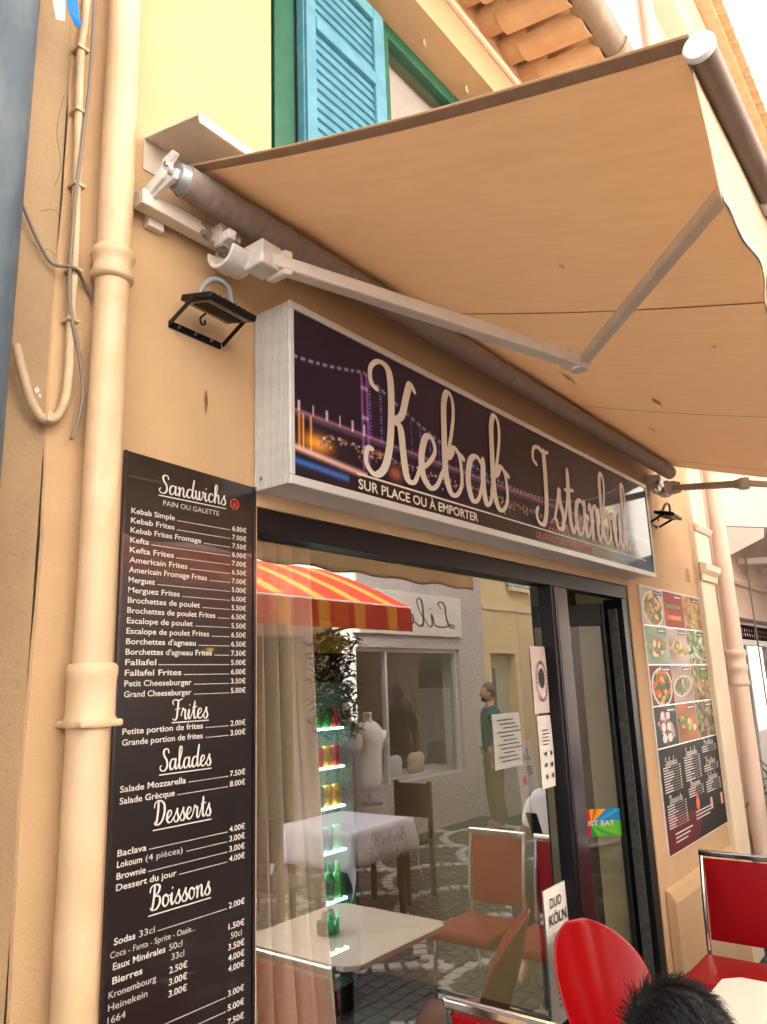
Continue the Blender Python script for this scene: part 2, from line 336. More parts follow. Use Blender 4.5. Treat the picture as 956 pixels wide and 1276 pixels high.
def copy_tree(o, parent=None):
    c = o.copy(); col.objects.link(c)
    if parent is not None: c.parent = parent
    for ch in list(o.children): copy_tree(ch, c)
    return c

# ================================================================ SETTING
g = MB().quad((-300, -300, 0), (300, -300, 0), (300, 300, 0), (-300, 300, 0)).build('ground', ASPH); struct(g)
# street setts, dark with white scale-shaped arcs
def setts():
    mb = MB(); y = -4.05; r = 0
    while y < -.02:
        x = -1.5+(r % 2)*.055
        while x < 14:
            h = .006+random.random()*.005; a, b = .048+random.uniform(-.004, .003), .045
            dx, dy = random.uniform(-.004, .004), random.uniform(-.004, .004)
            mb.add([(x+dx-a, y+dy-b, .001), (x+dx+a, y+dy-b, .001), (x+dx+a, y+dy+b, .001), (x+dx-a, y+dy+b, .001),
                    (x+dx-a+.006, y+dy-b+.006, h), (x+dx+a-.006, y+dy-b+.006, h), (x+dx+a-.006, y+dy+b-.006, h), (x+dx-a+.006, y+dy+b-.006, h)],
                   [(4, 5, 6, 7), (0, 1, 5, 4), (1, 2, 6, 5), (2, 3, 7, 6), (3, 0, 4, 7)])
            x += .108
        y += .1; r += 1
    return mb
o = setts().build('paving_setts', SETT); tag(o, 'small dark stone setts paving the street', 'paving', kind='stuff')
def arcs():
    mb = MB(); R = .62
    def st(x, y, a):
        c, s_ = cos(a), sin(a); k = .05; h = .016+random.random()*.004
        q = [(-k, -.042), (k, -.042), (k, .042), (-k, .042)]
        lo = [(x+p*c-q_*s_, y+p*s_+q_*c, .002) for p, q_ in q]; hi = [(x+p*.88*c-q_*.88*s_, y+p*.88*s_+q_*.88*c, h) for p, q_ in q]
        mb.add(lo+hi, [(4, 5, 6, 7), (0, 1, 5, 4), (1, 2, 6, 5), (2, 3, 7, 6), (3, 0, 4, 7)])
    for j in range(7):
        for i in range(-1, 12):
            cx, cy = i*2*R+(j % 2)*R, -.1-j*R
            for k in range(1, 18):
                a = pi*k/18; x, y = cx+R*cos(a), cy-R*sin(a)
                if -4.1 < y < -.03 and x < 13.8: st(x+random.uniform(-.006, .006), y+random.uniform(-.006, .006), a+pi/2)
    return mb
o = arcs().build('paving_arcs', SETTW); tag(o, 'pale stone setts laid in scale-shaped arcs across the street', 'paving', kind='stuff')

# ---- the kebab shop building
bld = thing('shop_building', 'tan stuccoed building with the kebab shopfront and turquoise shutters above', 'building', (.77, 0, 0))
def rel(o, p=None): return o
def P_(parent):            # children are built in world coordinates: undo the parent's place
    parent_inv = parent
    return parent
_b0 = MB.build
def build_in(mb, name, m, parent, **k):
    bpy.context.view_layer.update()
    o = _b0(mb, name, m, parent, **k); o.matrix_parent_inverse = parent.matrix_world.inverted(); return o
def put_in(o, parent):
    bpy.context.view_layer.update(); o.parent = parent; o.matrix_parent_inverse = parent.matrix_world.inverted(); return o
# shop opening x 1.33-3.99, z 0-2.225 ; upper window 1.385-2.95, z 3.15-4.60
w = wall_with_holes([.77, 1.33, 1.385, 2.95, 3.99, 5.27], [0, 2.225, 3.15, 4.60, 4.83], [(1.33, 3.99, -1, 2.225), (1.385, 2.95, 3.15, 4.60)], 0, .3)
put_in(wall_obj(w, 'facade_wall', STUCCO, None), bld)
mb = MB(); mb.prismx([(-.001, .0), (-.055, .0), (-.055, .655), (-.03, .70), (-.001, .715)], 4.05, 5.27); build_in(mb, 'plinth', STUCCO, bld, bevel=.008)
mb = MB(); mb.box(4.02, 5.24, .4, 8, 0, 4.83); mb.box(.77, 4.0, 4.4, 8, 0, 4.83); build_in(mb, 'rear_wall', STUCCO, bld)
mb = MB(); mb.prismx([(-.001, 4.80), (-.02, 4.80), (-.028, 4.815), (-.02, 4.83), (-.001, 4.83)], .77, 5.27); build_in(mb, 'cornice_bead', CREAM, bld, bevel=.004)
# overhanging roof of canal tiles, seen from below
def canal(x, y0, y1, z0, z1, r, down, t=.012):
    mb = MB(); n = 9; vs_ = []; s_ = -1 if down else 1
    for (y, z, rr) in ((y0, z0, r*.9), (y1, z1, r)):
        for q in (rr, rr-t):
            for k in range(n):
                a = pi*k/(n-1); vs_.append((x+q*cos(a), y, z+s_*q*sin(a)*.75))
    f = []
    for k in range(n-1):
        f += [(k, k+1, 2*n+k+1, 2*n+k), (n+k, 3*n+k, 3*n+k+1, n+k+1), (k, n+k, n+k+1, k+1), (2*n+k, 2*n+k+1, 3*n+k+1, 3*n+k)]
    return mb.add(vs_, f)
roof = None
x = .86; i = 0
while x < 5.3:
    for (ya, yb, za, zb) in ((.25, -.17, 4.99, 4.935), (-.10, -.43, 4.915, 4.865)):
        jx = random.uniform(-.006, .006)
        build_in(canal(x+jx, ya, yb+random.uniform(-.01, .01), za, zb, .088, True), 'roof_tile', TILE, bld, smooth=True)
    build_in(canal(x+.11, .25, -.40, 5.03, 4.90, .075, False), 'cover_tile', TILE, bld, smooth=True)
    x += .22; i += 1
mb = MB(); mb.quad((.77, .3, 4.84), (5.27, .3, 4.84), (5.27, -.001, 4.84), (.77, -.001, 4.84)); mb.box(.77, 5.27, 0.0, .3, 4.84, 5.02); build_in(mb, 'wall_head', STUCCO, bld)
mb = MB(); mb.prismx([(.0, 5.06), (8, 7.2), (8, 7.3), (0, 5.12), (-.38, 5.0), (-.38, 4.97)], .77, 5.27); build_in(mb, 'roof', TILE, bld)
# gutter (half round) with brackets
gut = thing('roof_gutter', 'beige half-round gutter hung along the tiled eave above the shutters', 'gutter', (3, -.47, 4.86))
mb = MB(); n = 12; prof = []
for k in range(n+1): prof.append((-.47+.075*cos(pi+pi*k/n), 4.89+.075*sin(pi+pi*k/n)))
for k in range(n, -1, -1): prof.append((-.47+.068*cos(pi+pi*k/n), 4.89+.068*sin(pi+pi*k/n)))
mb.prismx(prof, .77, 3.9); build_in(mb, 'trough', GUTTER, gut, smooth=True)
for x in (1.6, 2.6, 3.3):
    mb = MB(); pr2 = [(-.47+.084*cos(pi+pi*k/n), 4.89+.084*sin(pi+pi*k/n)) for k in range(n+1)]+[(-.47+.0755*cos(pi+pi*k/n), 4.89+.0755*sin(pi+pi*k/n)) for k in range(n, -1, -1)]
    mb.prismx(pr2, x, x+.03); build_in(mb, 'bracket', GUTTER, gut, smooth=True)
# upper window: frame, casement, shutters with single slats
win = MB(); win.box(1.39, 1.50, .14, .24, 3.15, 4.60); win.box(1.545, 1.645, .15, .24, 3.15, 4.60)
wf = build_in(win, 'window_frame', GREEN, bld, bevel=.004)
mb = MB(); mb.box(1.39, 2.95, .165, .25, 4.53, 4.60); mb.box(2.85, 2.95, .165, .25, 3.15, 4.53); put = build_in(mb, 'window_frame', GREEN, bld, bevel=.004)
mb = MB(); mb.box(2.16, 2.235, .155, .22, 3.17, 4.53); mb.box(2.78, 2.85, .155, .22, 3.17, 4.53); mb.box(2.235, 2.78, .155, .22, 3.17, 3.23)
cs = build_in(mb, 'casement', GREEN, bld, bevel=.004)
mb = MB(); mb.box(2.235, 2.78, .19, .196, 3.23, 4.53); build_in(mb, 'pane', GLASS2, bld)
mb = MB(); mb.box(1.4, 2.94, .262, .27, 3.1, 4.6); build_in(mb, 'window_blind', mat('lilac_grey_blind', (.45, .40, .40), .8), bld)
mb = MB(); mb.box(1.3, 1.545, .241, .26, 3.1, 4.6); build_in(mb, 'frame_back', BLACKM, bld)
sh = MB(); X0, X1, Y0, Y1 = 1.655, 2.15, .115, .15
sh.box(X0, X0+.07, Y0, Y1, 3.18, 4.52); sh.box(X1-.07, X1, Y0, Y1, 3.18, 4.52); sh.box(X0+.07, X1-.07, Y0, Y1, 3.18, 3.25); sh.box(X0+.07, X1-.07, Y0, Y1, 4.46, 4.52)
sh.box(X0+.07, X1-.07, Y0-.004, Y1, 4.135, 4.19)
leaf = thing('shutter', 'turquoise louvred shutter leaf closed over the left half of the upper window', 'shutter', (X0, Y0, 3.18))
build_in(sh, 'shutter_frame', TEAL, leaf, bevel=.004)
mb = MB(); mb.box(X0+.005, X0+.012, Y0-.012, Y0, 3.2, 4.5); build_in(mb, 'edge_bead', TEAL, leaf)
for a, b in ((3.25, 4.13), (4.19, 4.46)):
    z = a+.012
    while z < b-.02:
        m_ = MB(); m_.obox((X0+.07+.177, Y0+.02, z+.018), .177, .0045, .0235, Y=(0, 1, -.25), Z=(0, .25, 1))
        build_in(m_, 'slat', TEAL, leaf); z += .042
mb = MB(); mb.box(X0+.07, X1-.07, Y1-.004, Y1, 3.25, 4.46); build_in(mb, 'backing', GREEN, leaf)
# hooks in the window soffit
for x in (2.42, 2.78):
    o = MB().tube([(x, .09, 4.60), (x, .09, 4.575), (x+.006, .085, 4.565)], .006, 8); build_in(o, 'soffit_hook', PIPE, bld, smooth=True)

# ---- interior of the shop
def S_(mb, name, m, **k): return struct(mb.build(name, m, **k))
S_(MB().box(1.0, 5.05, .3, 4.4, -.02, .03), 'interior_floor', FLOORI)
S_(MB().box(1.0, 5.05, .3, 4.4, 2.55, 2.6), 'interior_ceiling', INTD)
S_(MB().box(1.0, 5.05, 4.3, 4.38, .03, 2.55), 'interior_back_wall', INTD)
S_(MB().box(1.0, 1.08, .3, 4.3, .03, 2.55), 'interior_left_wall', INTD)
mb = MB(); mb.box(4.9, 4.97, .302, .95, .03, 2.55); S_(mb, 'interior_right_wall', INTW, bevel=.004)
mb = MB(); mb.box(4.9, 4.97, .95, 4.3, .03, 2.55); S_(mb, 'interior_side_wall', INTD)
mb = MB(); mb.box(4.885, 4.9, .305, .33, .03, 2.55); mb.box(4.885, 4.9, .36, .375, .03, 2.55); S_(mb, 'wall_moulding', INTW, bevel=.002)
# fridge
fr = thing('drinks_fridge', 'glass-fronted drinks fridge with lit shelves of cans beyond the curtain', 'fridge', (3.31, 1.95, .03))
mb = MB(); mb.box(3.01, 3.04, 1.6, 2.2, .03, 1.95); mb.box(3.56, 3.59, 1.6, 2.2, .03, 1.95); mb.box(3.04, 3.56, 1.6, 2.2, .03, .16); mb.box(3.04, 3.56, 1.6, 2.2, 1.78, 1.95); mb.box(3.04, 3.56, 2.17, 2.2, .16, 1.78)
build_in(mb, 'cabinet', BLACKM, fr, bevel=.004)
mb = MB(); mb.box(3.045, 3.555, 2.15, 2.168, .17, 1.775); build_in(mb, 'lit_back', mat('fridge_light_panel', (.5, .8, .7), .5, emit=((.2, .75, .5), .35)), fr)
shelfm = mat('lit_shelf', (.6, .9, .8), .3, emit=((.6, 1.0, .8), 1.6))
cans = [((.02, .25, .06), .115), ((.6, .02, .02), .115), ((.75, .30, .02), .115), ((.02, .12, .06), .13), ((.05, .4, .08), .19), ((.02, .2, .1), .19)]
canm = [mat('drink_tin%d' % i, c, .25, metal=.3) for i, (c, h) in enumerate(cans)]
for i, z in enumerate((1.52, 1.30, 1.08, .84, .58, .32)):
    build_in(MB().box(3.045, 3.555, 1.66, 2.14, z-.012, z), 'shelf', shelfm, fr)
    r = .031; h = cans[i][1]
    for k in range(7):
        x = 3.085+k*.072
        pf = [(r*.85, 0), (r, .006), (r, h-.012), (r*.8, h)] if h < .15 else [(r, 0), (r, h*.6), (r*.4, h*.8), (r*.4, h)]
        o = MB().lathe(pf, (x, 1.70, z+.0005), 12).build('drink_can' if h < .15 else 'drink_bottle', canm[i] if (k+i) % 3 else canm[(i+1) % 6], smooth=True)
        tag(o, ['green can on the top shelf of the drinks fridge', 'red can on the second shelf of the drinks fridge', 'orange can on the third shelf of the drinks fridge', 'dark can on the fourth shelf of the drinks fridge', 'green bottle on the fifth shelf of the drinks fridge', 'dark bottle on the bottom shelf of the drinks fridge'][i], 'drink', 'drinks on shelf %s of the fridge' % ('one', 'two', 'three', 'four', 'five', 'six')[i])
build_in(MB().box(3.04, 3.56, 1.602, 1.606, .16, 1.78), 'glass_door', GLASS2, fr)
o = MB().box(3.60, 3.74, 1.75, 2.6, .03, 2.5).build('yellow_column', INTY, bevel=.004); tag(o, 'narrow yellow painted column right of the drinks fridge', 'column')
o = MB().box(3.01, 3.59, 1.7, 2.2, 1.955, 2.15).build('yellow_fascia', INTY, bevel=.004); tag(o, 'yellow panel on top of the drinks fridge', 'panel')
o = MB().bar((3.9, 2.7, 1.95), (4.8, 3.2, 1.15), .03, .07).bar((3.9, 2.7, 1.65), (4.8, 3.2, .85), .03, .05).bar((4.45, 3.13, .03), (4.45, 3.13, 1.25), .04, .04, up=(1, 0, 0)).build('stair_handrail', BLACKM); tag(o, 'black sloping stair handrail deep inside the shop', 'handrail')
# curtain
def curtain():
    mb = MB(); nx, nz = 130, 22; vs_ = []
    for j in range(nz+1):
        z = .05+(2.18-.05)*j/nz; tz = j/nz
        xr = 1.645+.065*(1-tz)+.012*sin(tz*5)
        for i in range(nx+1):
            u = i/nx; x = 1.20+(xr-1.20)*u
            amp = .036+.022*(1-tz)
            y = .15+amp*sin(u*42+.9*sin(tz*3.1+u*6))+.014*sin(u*97+2*tz)+.02*math.exp(-((u-.30-.1*tz)/.05)**2)*(1-tz)
            if abs(tz-.18-.2*u) < .12: y -= .012*cos((tz-.18-.2*u)/.12*pi/2)
            vs_.append((x, y, z))
    mb.add(vs_, [(j*(nx+1)+i, j*(nx+1)+i+1, (j+1)*(nx+1)+i+1, (j+1)*(nx+1)+i) for j in range(nz) for i in range(nx)])
    return mb
ct = thing('curtain', 'long taupe curtain gathered at the left side of the shop window', 'curtain', (1.5, .2, .05))
cu = build_in(curtain(), 'cloth', CURT, ct, smooth=True); cu.data.shade_smooth()
cu.modifiers.new('Solid', 'SOLIDIFY').thickness = .003
build_in(MB().tube([(1.31, .15, 2.19), (1.9, .15, 2.19)], .012, 10), 'curtain_rail', STEEL, ct, smooth=True)

# ---- shopfront: black frame, big pane, mullion
sf = thing('shop_window', 'large black-framed shop window reflecting the street', 'window', (1.34, .02, 0))
mb = MB(); mb.box(1.332, 3.988, .005, .07, 2.155, 2.223); build_in(mb, 'top_rail', BLACKM, sf, bevel=.003)
mb = MB(); mb.box(1.332, 1.345, .02, .06, .0, 2.154); build_in(mb, 'side_post', BLACKM, sf, bevel=.003)
mb = MB(); mb.box(1.346, 3.04, .006, .06, .0, .10); build_in(mb, 'bottom_rail', BLACKM, sf, bevel=.003)
mb = MB(); mb.box(3.042, 3.073, -.004, .058, .0, 2.153); build_in(mb, 'mullion_edge', BLACKM, sf, bevel=.003)
mb = MB(); mb.box(3.075, 3.195, -.012, .058, .0, 2.153); build_in(mb, 'mullion', DARKM, sf, bevel=.006)
build_in(MB().box(1.346, 3.041, .047, .053, .101, 2.154), 'pane', GLASS, sf)
# tan lintel strip under the sign is the facade itself; the door beside it
dr = thing('shop_door', 'black-framed glass shop door standing open inward with a red delivery sticker', 'door', (3.93, .09, 0))
mb = MB(); mb.box(3.90, 3.988, .006, .11, .0, 2.153); build_in(mb, 'door_jamb', BLACKM, dr, bevel=.003)
mb = MB(); mb.box(3.872, 3.885, .03, .075, .35, 2.10); build_in(mb, 'seal_strip', STEEL, dr)
dd = Vector((-cos(radians(52)), sin(radians(52)), 0)); dn = Vector((-dd.y, dd.x, 0)); H0 = Vector((3.88, .105, 0)); W_ = .46
def leafbox(u0, u1, z0, z1, th=.045, name='leaf', m=BLACKM, off=0):
    mb = MB(); c = H0+dd*((u0+u1)/2)+dn*off; mb.obox((c.x, c.y, (z0+z1)/2), (u1-u0)/2, th/2, (z1-z0)/2, dd, dn, (0, 0, 1)); return build_in(mb, name, m, dr, bevel=.003)
leafbox(0, .018, .05, 2.13, name='door_stile'); leafbox(W_-.085, W_, .05, 2.13, name='door_stile')
leafbox(.019, W_-.086, 2.02, 2.13, name='door_rail'); leafbox(.019, W_-.086, .05, .25, name='door_rail')
leafbox(.019, W_-.086, .25, 2.02, th=.006, name='door_glass', m=GLASS2)
pl = Plane(H0+dd*.270+dn*.006+Vector((0, 0, .985)), -dd, (0, 0, 1), dn)
pl = Plane(H0+dd*.270+dn*.005+Vector((0, 0, .985)), tuple(-dd), (0, 0, 1), tuple(dn))
if (cam.location-H0).dot(dn) < 0: pl = Plane(H0+dd*.270-dn*.005+Vector((0, 0, .985)), tuple(-dd), (0, 0, 1), tuple(-dn))
sw, shh = .255, .128
def just(u, v):
    c = np.zeros((len(u), 3)); c[:] = (.55, .008, .012); a = np.degrees(np.arctan2(v-.42, (u-.40)*2.0))
    c[(a > 42) & (a < 95)] = (.75, .32, .02); c[(a > 62) & (a < 74)] = (.60, .10, .02); c[(a > 8) & (a <= 42)] = (.02, .22, .50); c[(a > 22) & (a < 30)] = (.03, .35, .65)
    c[(a <= 8) & (a > -62)] = (.12, .48, .03); c[(a < -22) & (a > -38)] = (.05, .33, .03); c[(a <= -62) & (a > -100)] = (.02, .22, .08); c[u < .40] = (.55, .008, .012)
    return c
put_in(color_grid('delivery_sticker', tuple(pl.p(0, 0, .001)), tuple(pl.X), tuple(pl.Z), sw, shh, 120, 60, just, PRINT, None), dr)
mb = MB(); put_text(mb, pl, 'JUST EAT', .055, .050, .034, bold=.02, width=.165, d=.003); put_in(flat_build(mb, 'sticker_lettering', INKW, None), dr)

# ---- paper notices on the pane
PW = mat('white_paper', (.72, .68, .62), .8); PG = mat('pinkish_paper', (.70, .58, .55), .8)
def notice(name, label, x0, x1, z0, z1, m, deco, tilt=0.0):
    t = thing(name, label, 'notice', (x0, .044, z0))
    mb = MB(); vs_ = []; n = 6
    for j in range(n+1):
        for x in (x0, x1): vs_.append((x+tilt*j/n, .0445-.003*sin(pi*j/n)*(1 if x == x1 else .4), z0+(z1-z0)*j/n))
    mb.add(vs_, [(2*j, 2*j+1, 2*j+3, 2*j+2) for j in range(n)]); o = build_in(mb, 'paper', m, t); o.modifiers.new('S', 'SOLIDIFY').thickness = .0008
    mb = MB(); pl = FS(.039); deco(mb, pl); put_in(flat_build(mb, 'print', INKD, None), t); return t
def deco1(mb, pl):
    cx, cz = 2.975, 1.745
    for k in range(28):
        a = 2*pi*k/28; a2 = a+.15
        for R_ in (.072,): flat(mb, pl, [(cx+R_*.6*cos(a), cz+R_*sin(a)), (cx+(R_+.012)*.6*cos(a), cz+(R_+.012)*sin(a)), (cx+(R_+.012)*.6*cos(a2), cz+(R_+.012)*sin(a2)), (cx+R_*.6*cos(a2), cz+R_*sin(a2))])
    flat(mb, pl, [(cx+.026*cos(t*.5236), cz+.012+.042*sin(t*.5236)) for t in range(12)])
def deco2(mb, pl):
    for i in range(5): rect(mb, pl, 2.94, 2.94+random.uniform(.05, .085), 1.545-i*.014, 1.549-i*.014)
    for i in range(3):
        for k in range(2):
            cx, cz = 2.958+k*.05, 1.455-i*.045; flat(mb, pl, [(cx+.011*cos(t)*random.uniform(.6, 1.2), cz+.011*sin(t)*random.uniform(.6, 1.2)) for t in (0, 1, 2, 3, 4, 5)])
notice('paper_notice', 'tall pale notice with a round blue emblem taped beside the window post', 2.90, 3.035, 1.615, 1.89, PG, deco1)
notice('paper_notice', 'white information sheet with small drawings taped under the emblem notice', 2.915, 3.036, 1.32, 1.605, PW, deco2)
def deco3(mb, pl):
    put_text(mb, pl, 'DUO', 2.89, .885, .05, bold=.02, width=.10); put_text(mb, pl, 'KÖLN', 2.875, .825, .055, bold=.02, width=.15)
    put_text(mb, pl, 'Schubert', 2.90, .775, .03, width=.12); put_text(mb, pl, 'Villa', 2.96, .735, .022, width=.05); put_text(mb, pl, 'Köln', 2.94, .68, .03, width=.07)
    for i in range(5): rect(mb, pl, 2.90, 2.90+random.uniform(.06, .13), .63-i*.022, .634-i*.022)
notice('concert_poster', 'white concert poster reading DUO KÖLN low on the shop window', 2.85, 3.045, .48, .955, PW, deco3)

def deco4(mb, pl):
    for i in range(11): rect(mb, pl, 2.575+.02*(i % 3), 2.70+.02*(i % 4), 1.605-i*.015, 1.609-i*.015)
notice('menu_sheet', 'greyish typed sheet stuck on the pane in front of the reflected man', 2.552, 2.765, 1.43, 1.63, mat('grey_paper', (.36, .36, .33), .7), deco4)

# ================================================================ SIGN BOX
sg = thing('shop_sign', 'long lightbox sign reading Kebab Istanbul over a night photo of a lit bridge', 'sign', (1.32, 0, 2.267))
SX0, SX1, SZ0, SZ1, SD = 1.32, 4.055, 2.262, 2.768, -.14
mb = MB(); mb.box(SX0+.003, SX1-.003, -.128, -.001, SZ0+.003, SZ1-.003); build_in(mb, 'case', ALU, sg)
for k in range(14):   # ribbed end cap
    y = -.006-k*.0088
    build_in(MB().box(SX0-.0035, SX0+.002, y-.0055, y, SZ0, SZ1), 'end_rib', ALU, sg)
mb = MB(); mb.box(SX0-.003, SX1+.003, SD, -.1285, SZ1-.018, SZ1+.003); mb.box(SX0-.003, SX1+.003, SD, -.1285, SZ0-.003, SZ0+.022)
mb.box(SX0-.003, SX0+.014, SD, -.1285, SZ0+.0225, SZ1-.0185); mb.box(SX1-.014, SX1+.003, SD, -.1285, SZ0+.0225, SZ1-.0185); build_in(mb, 'frame', ALU, sg, bevel=.003)
build_in(MB().lathe([(.006, -.0045), (.006, 0)], (SX0, -.03, SZ0+.03), 10, 'x'), 'screw', STEEL, sg)
rng = np.random.default_rng(5)
def sign_fn(u, v):
    W = SX1-SX0; x = u*W; z = v*(SZ1-SZ0); H = SZ1-SZ0
    c = np.zeros((len(u), 3)); c[:] = (.006, .003, .006)
    def add(mask_w, colr): c[:] = c+mask_w[:, None]*np.array(colr)
    add(np.exp(-((x-.75)/.9)**2)*(.5+.5*v), (.008, .003, .035)); add(np.exp(-((x-2.1)/.7)**2), (.004, .002, .016))
    # two towers
    for tx, top, s in ((.30, .80, 1.0), (2.28, .62, .5)):
        for dx in (-.012, .012):
            add(np.exp(-((x-tx-dx)/.0045)**2)*(z < H*top)*(z > .08), np.array((.32, .10, .42))*s)
        for zz in (.3, .5, .7): add(np.exp(-((z-H*zz*top/.8)/.006)**2)*(abs(x-tx) < .014), np.array((.5, .3, .6))*s)
    deck = .195+.0*x-.012*(x/W)
    add(np.exp(-((z-deck)/.005)**2), (.35, .16, .22)); add(np.exp(-((z-deck+.012)/.005)**2)*.5, (.15, .08, .22))
    # main cable and hangers
    zc = np.where(x < .30, .36+.05*(x/.30)**1.5, .20+.21*((x-1.29)/.99)**2)
    add(np.exp(-((z-zc)/.004)**2)*((np.sin(x*210) > -.2))*(x < 2.3), (.35, .35, .6))
    hg = (np.abs(((x-.30) % .052)-.026) < .004)*(x > .30)*(x < 1.5)*(z < zc)*(z > deck)*(np.sin(z*520) > 0)
    add(hg.astype(float), (.16, .14, .5))
    lamps = (np.abs((x % .055)-.02) < .004)*(z > deck)*(z < deck+.035)*(x < .30); add(lamps.astype(float), (.55, .5, .6))
    # golden mosque lights left, quay and water
    m1 = np.exp(-((x-.09)/.045)**2)*np.exp(-((z-.115)/.022)**2); add(m1, (1.0, .38, .04))
    for tx in (.02, .035, .065): add(np.exp(-((x-tx)/.003)**2)*(z > .09)*(z < .19), (.9, .35, .05))
    add(np.exp(-((z-.085+.08*x)/.008)**2)*(x < .30), (.85, .5, .45)); add(np.exp(-((z-.045+.05*x)/.008)**2)*(x < .22), (.03, .14, .55))
    add(np.exp(-((x-.44)/.03)**2)*np.exp(-((z-.10)/.02)**2), (.45, .12, .05)); add(np.exp(-((x-.37)/.03)**2)*np.exp(-((z-.15)/.006)**2), (.6, .15, .12))
    return c
def sign_fn2(u, v):
    c = sign_fn(u, v); W = SX1-SX0; x = u*W; z = v*(SZ1-SZ0)
    for k in range(420):     # far shore lights
        px = rng.uniform(.1, 2.6); base = .155-.012*px; pz = base-abs(rng.normal(0, .02)); 
        m = (np.abs(x-px) < .0045) & (np.abs(z-pz) < .0035); c[m] = np.array([(.9, .45, .12), (.75, .7, .6), (.5, .15, .1), (.4, .35, .8)][k % 4])*rng.uniform(.25, .9)
    m = z < .062; c[m & (x > .27)] = (.022, .011, .011)
    g_ = np.clip((x-1.95)/.6, 0, 1)*np.exp(-((z-.03)/.05)**2); c += g_[:, None]*np.array((.03, .10, .22))
    return c
put_in(color_grid('printed_panel', (SX0+.0145, -.1345, SZ0+.0225), (1, 0, 0), (0, 0, 1), SX1-SX0-.029, SZ1-SZ0-.041, 620, 112, sign_fn2, SIGNP, None), sg)
spl = FS(-.1350)
def letters(s, u, v, unit, w, total):
    adv = sum(G[c][1] for c in s); xs = total/(adv*unit); cur = 0
    for i, c in enumerate(s):
        mb = MB(); put_script(mb, spl, c, u+cur*xs*unit, v, unit, w=w, xs=xs, d=.0006 if i % 2 else .0024); put_in(flat_build(mb, 'letter', INKC, None), sg); cur += G[c][1]
letters('Kebab', 1.69, 2.365, .172, .080, .80); letters('Istanbul', 2.73, 2.368, .160, .090, 1.0)
mb = MB(); rect(mb, spl, 1.585, 3.93, 2.336, 2.342, .0006); put_in(flat_build(mb, 'rule_line', INKC, None), sg)
mb = MB(); put_text(mb, spl, 'SUR PLACE OU À EMPORTER', 1.59, 2.296, .042, bold=.018, width=.65, d=.0008); put_in(flat_build(mb, 'small_lettering', INKC, None), sg)
mb = MB(); put_text(mb, spl, 'LE GOUT AUTHENTIQUE', 2.68, 2.300, .034, bold=.004, width=.56, d=.0008)
for k in range(7): flat(mb, spl, [(2.80+k*.03+.009*cos(a*2.09+.5), 2.350+.009*sin(a*2.09+.5)) for a in range(3)], .0032)
put_in(flat_build(mb, 'red_lettering', INKR, None), sg)

# ================================================================ MENU BOARD
mn = thing('menu_board', 'tall black menu board listing sandwichs, frites, salades, desserts and boissons', 'menu', (.93, 0, .85))
mb = MB(); mb.add([(.932, -.008, .80), (1.308, -.008, .80), (1.308, -.008, 2.272), (.932, -.008, 2.287), (.932, -.001, .80), (1.308, -.001, .80), (1.308, -.001, 2.272), (.932, -.001, 2.287)],
   [(0, 1, 2, 3), (4, 7, 6, 5), (0, 4, 5, 1), (1, 5, 6, 2), (2, 6, 7, 3), (3, 7, 4, 0)]); build_in(mb, 'panel', BOARD, mn, bevel=.001)
mb = MB(); mb.box(1.3085, 1.316, -.012, -.001, .80, 2.272); mb.box(.926, .9315, -.010, -.001, .80, 2.287); build_in(mb, 'edge_trim', DARKM, mn)
mpl = FS(-.0085)
red = MB(); INKL = mat('thin_white_ink', (.5, .47, .44), .5)
def mpart(nm, ink, fn):
    mb = MB(); fn(mb); o = put_in(flat_build(mb, nm, ink, None), mn); o['kind'] = 'stuff' if nm == 'dotted_leader' else 'part'
    if nm != 'dotted_leader': del o['kind']
    return o
def head(s, x0, x1, zb, unit, z_line):
    mpart('heading', INKW, lambda mb: put_script(mb, mpl, s, x0, zb, unit, w=.09, total=(x1-x0), d=.0008))
    mpart('heading_underline', INKW, lambda mb: rect(mb, mpl, x0-.005, x1+.005, z_line-.0012, z_line+.0012))
head('Sandwichs', 1.022, 1.212, 2.205, .022, 2.198)
mpart('menu_line', INKL, lambda mb: put_text(mb, mpl, 'PAIN OU GALETTE', 1.03, 2.176, .0175, width=.165))
cx, cz = 1.245, 2.214
for k in range(24):
    a = 2*pi*k/24; rr = .012; flat(red, mpl, [(cx+rr*cos(a), cz+rr*sin(a)), (cx+(rr+.0022)*cos(a), cz+(rr+.0022)*sin(a)), (cx+(rr+.0022)*cos(a+.26), cz+(rr+.0022)*sin(a+.26)), (cx+rr*cos(a+.26), cz+rr*sin(a+.26))])
for k in range(3): rect(red, mpl, cx-.008+.002*k, cx+.008-.001*k, cz-.007+k*.005, cz-.005+k*.005)
def row(s, z, price, size=.0178, cw=.0098, leader=True, x0=.947, light_s=None, lead0=None):
    w_ = len(s)*cw; end = x0
    if s: mpart('menu_line', INKW, lambda mb: put_text(mb, mpl, s, x0, z, size, bold=.012, width=w_*.99)); end = x0+w_
    if light_s: mpart('menu_line', INKL, lambda mb: put_text(mb, mpl, light_s, end+.008, z, size, width=len(light_s)*cw*.95)); end += .008+len(light_s)*cw
    if price: mpart('price', INKW, lambda mb: put_text(mb, mpl, price, 1.285, z, size*.98, bold=.012, width=.047, align='r'))
    if leader:
        a = (lead0 or end+.006); rx = 1.233
        n_ = max(3, int((rx-a)/.0035))
        mpart('dotted_leader', INKW, lambda mb: [rect(mb, mpl, a+k*(rx-a)/n_, a+k*(rx-a)/n_+.0024, z, z+.0018) for k in range(n_)])
